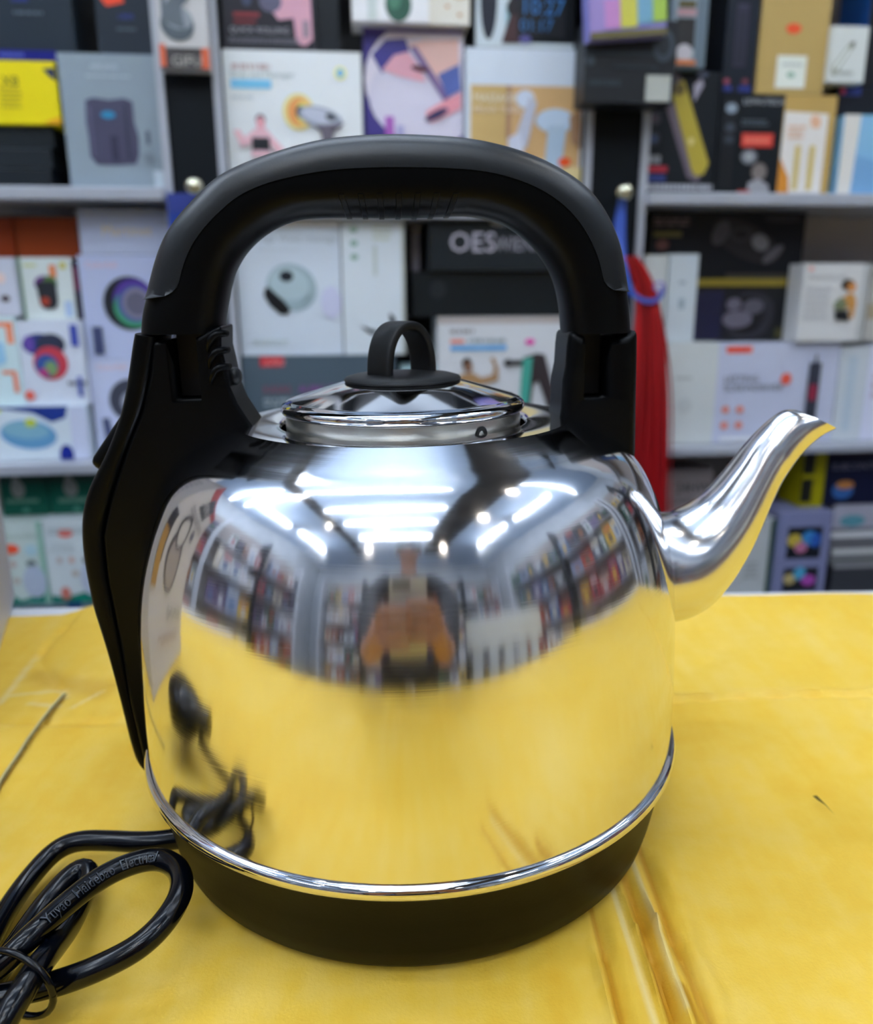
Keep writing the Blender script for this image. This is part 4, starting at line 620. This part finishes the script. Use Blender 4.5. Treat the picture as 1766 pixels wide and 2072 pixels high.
for q, zz in enumerate((.1985, .1925, .1866)):   # curled vent ribs
    P = crom([(-.0710, -.0128, zz - .0015), (-.0700, -.0142, zz + .0018), (-.0680, -.0143, zz + .0044), (-.0655, -.0130, zz + .0050), (-.0645, -.010, zz + .0050)], 5)
    b = MB(); b.tube(P, [.0004 + .0010*math.sin(math.pi*min(i/8, 1)/2) for i in range(len(P))], blk, 10); b.build('vent_rib', lb)
br_poly = [(.0628,.2025),(.0622,.196),(.0619,.1889),(.0609,.1833),(.0606,.1724),(.0590,.160),(.0600,.145),(.0900,.135),(.0905,.1558),(.0898,.175),(.0894,.190),(.0890,.2025),(.0840,.1998),(.0760,.1985),(.0680,.1998)]
mb = MB(); mb.prism(br_poly, -.0132, .0132, blk); rb = mb.build('handle_bracket', kt, bevel=.0035, segs=4)
cut(rb, (.0686, -.03, .1755), (.0789, .011, .23))
screw(.0896, -.003, .1835, (1, -.1, 0), rb)
# dark tongue of the handle going down inside each slot
for (a, b) in (((-.0855, .003, .1795), (-.0752, .0105, .208)), ((.0688, .003, .1765), (.0787, .0105, .205))):
    mb = MB(); mb.box(a, b, mat('030304', .5)); mb.build('handle_tongue', hd)
# ---- spout
st = [(.086,.1290),(.098,.1268),(.1091,.1257),(.1171,.1280),(.1258,.1341),(.1341,.1439),(.141,.1539),(.1474,.1613),(.1516,.1652),(.1557,.1677),(.1600,.1678)]
sb = [(.094,.0790),(.105,.0792),(.1164,.0801),(.1240,.0832),(.1300,.0880),(.1370,.0970),(.1434,.1083),(.1479,.1187),(.1524,.1306),(.1568,.1402),(.1638,.1501),(.1713,.1569),(.1772,.1597)]
ST = smooth(resample(crom([(x, 0, z) for x, z in st], 6), 70), 2); SB = smooth(resample(crom([(x, 0, z) for x, z in sb], 6), 70), 2); secs = []
for i in range(70):
    O, I = ST[i], SB[i]; c = (O+I)/2; h = (O-I)/2; t_ = i/69; d = h.length*(1 + .05*(1-t_)); d = min(d, .030) if t_ < .2 else d
    fl = max(0, 1 - t_/.22); d *= 1 + .42*fl*fl
    if t_ > .8: d = d*(1 - .25*(t_-.8)/.2)
    secs.append([c + h*math.cos(2*math.pi*k/48) + Vector((0, math.sin(2*math.pi*k/48)*d, 0)) for k in range(48)])
last = secs[-1]; cc = sum(last, Vector())/48
inn = [[cc2 + (p - cc2)*.93 for p in s] for s in secs[-30:][::-1] for cc2 in [sum(s, Vector())/48]]
mb = MB(); mb.loft(secs + inn, spoutm, cap=False); mb.build('spout', kt, fix=False)

# ---- power cord (child of the kettle), in world coordinates
def kchild(o, par=kt):
    o.parent = par; o.matrix_parent_inverse = KM.inverted() if par is kt else Matrix.Identity(4)
PA = [(-.085,.2650,.815),(-.1,.2645,.814),(-.1077,.2644,.813),(-.1177,.2654,.812),(-.1282,.2674,.811),(-.1403,.2684,.81),(-.1481,.2658,.808),(-.1522,.2559,.806),(-.1539,.2423,.8045),(-.1527,.2251,.8045),(-.1508,.2068,.8045),(-.150,.188,.8045),(-.144,.170,.805),
 (-.134,.168,.808),(-.1250,.1760,.814),(-.1223,.1812,.819),(-.121,.186,.821),(-.1205,.1964,.821),(-.1223,.2097,.816),(-.1249,.2258,.81),(-.1272,.2406,.808),(-.1281,.2482,.809),(-.1314,.2533,.81),(-.1358,.2503,.809),(-.1395,.2416,.807),(-.1411,.2325,.806),(-.1414,.2224,.806),(-.1430,.2044,.805),(-.150,.186,.805),(-.162,.176,.806),(-.167,.184,.808),(-.158,.194,.809),
 (-.1354,.197,.809),(-.1277,.1996,.809),(-.1167,.1998,.812),(-.1047,.2013,.816),(-.0935,.2054,.82),(-.0872,.2129,.823),(-.0857,.2243,.824),(-.09,.2357,.823),(-.0978,.2425,.822),(-.1048,.2423,.822),(-.1126,.2375,.822),(-.1188,.2296,.822),(-.1239,.2185,.822),(-.128,.207,.822),(-.1344,.2004,.818),(-.1449,.1965,.814),(-.160,.200,.812),(-.178,.212,.812),(-.192,.230,.818)]
CR = .0039
path = smooth(resample(crom(PA, 8), 420), 3)
mb = MB(); mb.tube(path, CR, vinyl, 16); cord = mb.build('power_cord', fix=True); kchild(cord)
cord['label'] = 'black power cord coiled on the cardboard'
# raised lettering on the cord
bidx = [i for i, p in enumerate(path)]
start = min(bidx[len(bidx)//2:], key=lambda i: (path[i] - Vector((-.1005,.2432,.822))).length)
P2 = list(reversed(path[start-3:start+33])); L2 = [0]
for i in range(1, len(P2)): L2.append(L2[-1] + (P2[i]-P2[i-1]).length)
def frame(s):
    j = 0
    while j < len(P2)-2 and L2[j+1] < s: j += 1
    t = (s - L2[j]) / (L2[j+1]-L2[j]); p = P2[j].lerp(P2[j+1], t); T = (P2[min(j+2, len(P2)-1)] - P2[max(j-1, 0)]).normalized()
    v = (Vector((0, .03, CAMZ + .05)) - p); v = (v - T*v.dot(T)).normalized(); return p, T, v, v.cross(T)
vsT, fsT = text_mesh('Yuyao  Haidebao  Electrical'); k = .0046; mx_ = max(v[0] for v in vsT)*k; s0 = min(.013, L2[-1] - mx_*1.02); 
kx = min(1.0, (L2[-1] - .006)/mx_); vv = []; vb = []
for v in vsT:
    p, T, n_, b_ = frame(.004 + v[0]*k*kx); a = (v[1] - .33)*k/CR
    d = n_*math.cos(a) + b_*math.sin(a); vv.append(p + d*(CR + .00055)); vb.append(p + d*(CR - .0003))
worn = mat('28303a', .3); mb = MB(); mb.add(vv, fsT, worn)  # letters lightened to paint in their glossy edge glints, not wear
ed = {}
for f in fsT:
    for i in range(len(f)):
        e = (f[i], f[(i+1) % len(f)]); ed[e] = 1
bd = [e for e in ed if (e[1], e[0]) not in ed]; nv = len(vv)
mb.add(vv + vb, [(a, b, b+nv, a+nv) for a, b in bd], vinyl)
lt = mb.build('cord_lettering', cord, fix=False)
# tie around the bundle
mb = MB(); P = [Vector((-.1270,.1950,.8165)) + Vector((math.cos(a)*.0130, -math.cos(a)*.004, math.sin(a)*.0115)) for a in [2*math.pi*i/28 for i in range(29)]]
mb.tube(P, .0011, vinyl, 8, cap=False); mb.build('cord_tie', cord)
# plug, lying on its pins at the left of the frame
PG = Matrix.Translation((-.200,.238,.829)) @ Matrix.Rotation(R(120), 4, 'Z') @ Matrix.Scale(1.35, 4)
secs = []
for (x, ry, rz) in [(-.022,.0055,.005),(-.014,.006,.0055),(-.008,.0075,.007),(-.002,.012,.009),(.006,.0165,.0105),(.016,.019,.0115),(.024,.0185,.0115),(.028,.0165,.0105)]:
    secs.append([PG @ Vector((x, sup(math.cos(2*math.pi*k/24), .7)*ry, sup(math.sin(2*math.pi*k/24), .7)*rz)) for k in range(24)])
mb = MB(); mb.loft(secs, vinyl); pl = mb.build('plug', cord)
for yy in (-.0095, .0095):
    mb = MB(); mb.tube([PG @ Vector((.016, yy, -.010)), PG @ Vector((.016, yy, -.0205)), PG @ Vector((.016, yy, -.0232))], [.0022, .0022, .0014], steel('pin_steel', .2), 12); mb.build('pin', pl)

# ---------------------------------------------------------------- white carton at the left edge
fx = Vector((-.312+.231, .5545-.35, 0)).normalized(); ang = math.atan2(fx.y, fx.x)
mb = MB(); W, H = .22, .30; mb.box((-W/2, 0, 0), (W/2, .20, H), mat('c6c4c8', .4))
CD = ( [('r',0,0,1,.08,'a82c34'),('r',.3,.02,.7,.2,'303844'),('t',.33,.15,.07,'OPEN','d0ccd0'),('l',.1,.24,.9,.30,2,'8c8c96'),('e',.3,.36,.06,.04,'50546c'),('e',.58,.56,.19,.14,'585460'),('e',.58,.57,.15,.11,'a49c9c'),('e',.58,.40,.15,.11,'34323c'),('e',.58,.41,.11,.08,'c6c4c8'),('r',.86,.40,.99,.62,'2c3040'),('r',.88,.50,.99,.70,'b08850'),('t',.12,.80,.05,'EDMUND','6c6870'),('l',.2,.86,.8,.9,2,'b09c98')])
decals(mb, W, H, [('r',0,0,1,.05,'b0aeb4'),('l',.2,.12,.8,.5,9,'9a98a4'),('e',.5,.7,.12,.06,'585c70'),('r',.86,.40,.99,.62,'2c3040'),('r',.88,.50,.99,.70,'b08850')])
t_ = MB(); decals(t_, .20, H, CD); mb2v = [(-W/2 + y, .10 - x, z) for (x, y, z) in t_.v]
for f, k in zip(t_.f, t_.m): mb.add([mb2v[i] for i in f], [tuple(range(len(f)))], t_.mats[k])
o = mb.build('kettle_carton', loc=(-.2715, .4523, TT), rz=ang, fix=False); tag(o, 'large white printed carton at the left edge of the counter', 'box')

# ---------------------------------------------------------------- shelving around the shop (seen in the kettle)
def far_shelf(x, y, rz, ln, label, seed):
    r = empty('shop_shelving', (x, y, 0), rz); tag(r, label, 'shelving')
    mb = MB(); mb.box((-ln/2, .30, 0), (ln/2, .32, 2.2), grey_m); mb.build('back_panel', r)
    rr = random.Random(seed); M_ = Matrix.Translation((x, y, 0)) @ Matrix.Rotation(rz, 4, 'Z')
    for s in (-1, 0, 1):
        mb = MB(); mb.box((s*ln/2 - .03, -.02, 0), (s*ln/2 + .03, .30, 2.2), mat('c8ccd4' if s else '20262e', .4)); mb.build('post', r)
    pal = ['d0d4dc','c8c0c0','3c4458','b4442c','8c98b4','20262e','d4c8b0','4c6c94','a83c44','c8ccd0','6c5c80','38604c','d8b040','e0e0e4','505868','986040']
    for z in (.12, .50, .88, 1.26, 1.64):
        mb = MB(); mb.box((-ln/2, 0, z - .02), (ln/2, .30, z), white_m); mb.build('shelf_board', r)
        u = -ln/2 + .05
        while u < ln/2 - .31:
            wd = rr.uniform(.11, .26); h = rr.uniform(.16, .31)
            if u < .045 and u + wd > -.045: u = .05; continue
            c = rr.choice(pal); c2 = rr.choice(pal); b = MB(); b.box((-wd/2, 0, 0), (wd/2, .16, h), mat(c, .45))
            decals(b, wd, h, [('r', .08, .1, .92, .3, c2), ('e', .5, .62, .25, .2, rr.choice(pal))])
            p = M_ @ Vector((u + wd/2, .03, z + .001)); o = b.build('retail_box', loc=p, rz=rz, fix=False)
            tag(o, 'small colourful retail box blurred in the reflection of the shop shelves', 'box', 'retail boxes on the shop shelves reflected in the kettle'); u += wd + .015
far_shelf(-.9, -2.9, R(180), 2.2, 'long shelving unit of boxes behind the photographer, left half', 1)
far_shelf(1.4, -2.9, R(180), 2.2, 'long shelving unit of boxes behind the photographer, right half', 2)
far_shelf(-2.2, -1.0, R(90), 2.4, 'shelving unit of boxes along the left wall of the shop', 3)
far_shelf(2.2, -.6, R(-90), 3.0, 'shelving unit of boxes along the right wall of the shop', 4)
far_shelf(2.2, 1.62, R(-90), 1.2, 'short shelving unit of boxes in the right front corner of the shop', 5)
far_shelf(-2.2, 1.0, R(90), 1.5, 'short shelving unit of boxes in the left front corner of the shop', 6)

# ---------------------------------------------------------------- white plastic chair behind the counter
ch = empty('plastic_armchair', (.57, -.56, 0), R(200)); tag(ch, 'white plastic armchair behind the photographer, reflected in the kettle', 'chair')
pw = mat('d4d8d8', .4)
mb = MB(); mb.box((-.23, -.22, .41), (.23, .22, .435), pw); mb.build('seat', ch, bevel=.01)
for sx in (-1, 1):
    for sy in (-1, 1):
        mb = MB(); mb.tube([(sx*.21, sy*.20, .415), (sx*.25, sy*.24, 0)], [.022, .018], pw, 10); mb.build('leg', ch)
    mb = MB(); mb.tube(crom([(sx*.24, .19, .42), (sx*.27, .19, .60), (sx*.27, .05, .66), (sx*.26, -.20, .68)], 5), .02, pw, 10); mb.build('armrest', ch)
mb = MB()
for q in range(5): mb.box((-.19 + q*.083, -.235, .42), (-.19 + q*.083 + .05, -.215, .92), pw)
mb.box((-.22, -.24, .86), (.22, -.212, 1.0), pw); mb.build('backrest', ch, bevel=.006)

# ---------------------------------------------------------------- the photographer
V_ = Vector((0, math.cos(R(15.3)), -math.sin(R(15.3)))); U_ = Vector((0, math.sin(R(15.3)), math.cos(R(15.3))))
CP = Vector((0, 0, CAMZ))
def ph(a, b, c): return CP + Vector((a, 0, 0)) + U_*b + V_*c
pm = Matrix((( 1, 0, 0, 0), (0, V_.y, U_.y, 0), (0, V_.z, U_.z, 0), (0, 0, 0, 1)))
mb = MB(); mb.box((-.036, -.0085, -.130), (.036, 0, .018), mat('b8b8b4', .3))
pho = mb.build('smartphone', bevel=.003); pho.matrix_world = Matrix.Translation(CP - V_*.012) @ pm; tag(pho, 'pale smartphone held upright in the photographer\'s hands', 'phone')
mb = MB(); mb.box((-.030, .0, -.014), (.004, .0012, .012), mat('70706c', .3)); mb.build('camera_bump', pho)
skin = noise_mat('skin', 'a07460', 'ac8270', 20, .5)
def skinned(name, nodes, edges, m, parent, sub=2):
    me = bpy.data.meshes.new(name); me.from_pydata([n[0] for n in nodes], edges, []); o = bpy.data.objects.new(name, me); COL.objects.link(o); o.parent = parent
    o.modifiers.new('skin', 'SKIN'); me.skin_vertices.new() if not me.skin_vertices else None
    for i, n in enumerate(nodes):
        r_ = n[1]; me.skin_vertices[0].data[i].radius = r_ if isinstance(r_, tuple) else (r_, r_)
    me.skin_vertices[0].data[0].use_root = True
    s = o.modifiers.new('sub', 'SUBSURF'); s.levels = sub; s.render_levels = sub
    bpy.context.view_layer.update(); apply_mods(o); o.data.materials.clear(); o.data.materials.append(m)
    for p in o.data.polygons: p.use_smooth = True
    return o
pr = empty('person', (.03, -.74, 0)); tag(pr, 'person in dark clothes holding a phone up to photograph the kettle', 'person')
off = Vector((-.03, .74, 0)); BK = Vector((.03, -.28, -.05))
nodes = []; edges = []
def nd(p, r_, link=None):
    nodes.append(((Vector(p) + BK if isinstance(p, tuple) else Vector(p)) + off, r_)); i = len(nodes) - 1
    if link is not None: edges.append((link, i))
    return i
pel = nd((0,-.47,.93), .125); w_ = nd((0,-.46,1.07), .115, pel); che = nd((0,-.45,1.25), .13, w_); nk0 = nd((0,-.44,1.40), .08, che); nk = nd((0,-.42,1.46), .052, nk0)
hd0 = nd((0,-.40,1.53), .07, nk); hd1 = nd((0,-.385,1.60), .088, hd0); hd2 = nd((0,-.385,1.66), .07, hd1)
for s in (-1, 1):
    hip = nd((s*.10,-.47,.86), .085, pel); kn = nd((s*.12,-.45,.48), .055, hip); an = nd((s*.12,-.48,.09), .036, kn); nd((s*.13,-.38,.04), .035, an)
    sh = nd((s*.17,-.44,1.36), .055, che); el = nd((s*.20,-.20,1.13), .042, sh)
    wr_ = nd(ph(s*.085, -.145, -.055), .026, el); pa = nd(ph(s*.062, -.095, -.026), (.026, .020), wr_)
    dy = 0 if s > 0 else -.009; dc = .0 if s > 0 else .009
    for j, bb in enumerate((-.040, -.058, -.076, -.093)):
        kk = nd(ph(s*.050, bb + dy, -.004), .0088, pa); a1 = nd(ph(s*.036, bb + dy + .002, .007 + dc), .0084, kk)
        a2 = nd(ph(s*.014, bb + dy + .003, .010 + dc), .0078, a1); nd(ph(s*(-.006 + .004*(j == 3)), bb + dy + .003, .009 + dc), .0066, a2)
    t1 = nd(ph(s*.055, -.075, -.034), .011, pa); t2 = nd(ph(s*.040, -.055, -.030), .0095, t1); nd(ph(s*.024, -.040, -.026), .008, t2)
bodyo = skinned('body', nodes, edges, skin, pr, 2)
# face details and hair
def blob(name, c, r3, m, par, rot=None):
    bm = bmesh.new(); bmesh.ops.create_uvsphere(bm, u_segments=20, v_segments=14, radius=1); me = bpy.data.meshes.new(name); bm.to_mesh(me); bm.free(); me.materials.append(m)
    for p in me.polygons: p.use_smooth = True
    o = bpy.data.objects.new(name, me); COL.objects.link(o); o.parent = par; o.location = Vector(c) + BK + off; o.scale = r3; return o
blob('hair', (0, -.375, 1.650), (.097, .112, .085), mat('14100e', .6), pr)
blob('nose', (0, -.298, 1.590), (.013, .016, .020), skin, pr); blob('mouth', (0, -.303, 1.552), (.022, .008, .006), mat('8c4438', .5), pr)
for s in (-1, 1):
    blob('eye', (s*.030, -.305, 1.612), (.013, .008, .008), mat('e0dcd4', .3), pr); blob('ear', (s*.088, -.39, 1.598), (.010, .018, .030), skin, pr)
nodes = []; edges = []
pel = nd((0,-.47,.90), .142); w_ = nd((0,-.46,1.07), .130, pel); che = nd((0,-.45,1.25), .145, w_); nd((0,-.44,1.39), .085, che)
for s in (-1, 1):
    sh = nd((s*.175,-.44,1.36), .070, che); el = nd((s*.203,-.20,1.13), .052, sh); nd(ph(s*.092, -.150, -.070), .034, el)
skinned('shirt', nodes, edges, noise_mat('dark_cloth', '15161a', '1c1e24', 60, .8), pr, 2)
nodes = []; edges = []
pel = nd((0,-.47,.94), .138)
for s in (-1, 1): hip = nd((s*.10,-.47,.85), .098, pel); kn = nd((s*.12,-.45,.48), .070, hip); nd((s*.12,-.475,.11), .055, kn)
skinned('trousers', nodes, edges, noise_mat('trouser_cloth', '20242c', '282c34', 60, .8), pr, 2)
for s in (-1, 1):
    b = MB(); b.loft([[Vector((s*.13 + w2*math.cos(2*math.pi*k/16), yy + .46, .045 + .045*math.sin(2*math.pi*k/16)*hh)) for k in range(16)] for (yy, w2, hh) in ((-.54,.03,.7),(-.50,.042,1),(-.42,.045,.9),(-.34,.046,.7),(-.28,.03,.5))], mat('181818', .5)); b.build('shoe', pr)
bpy.context.view_layer.update()
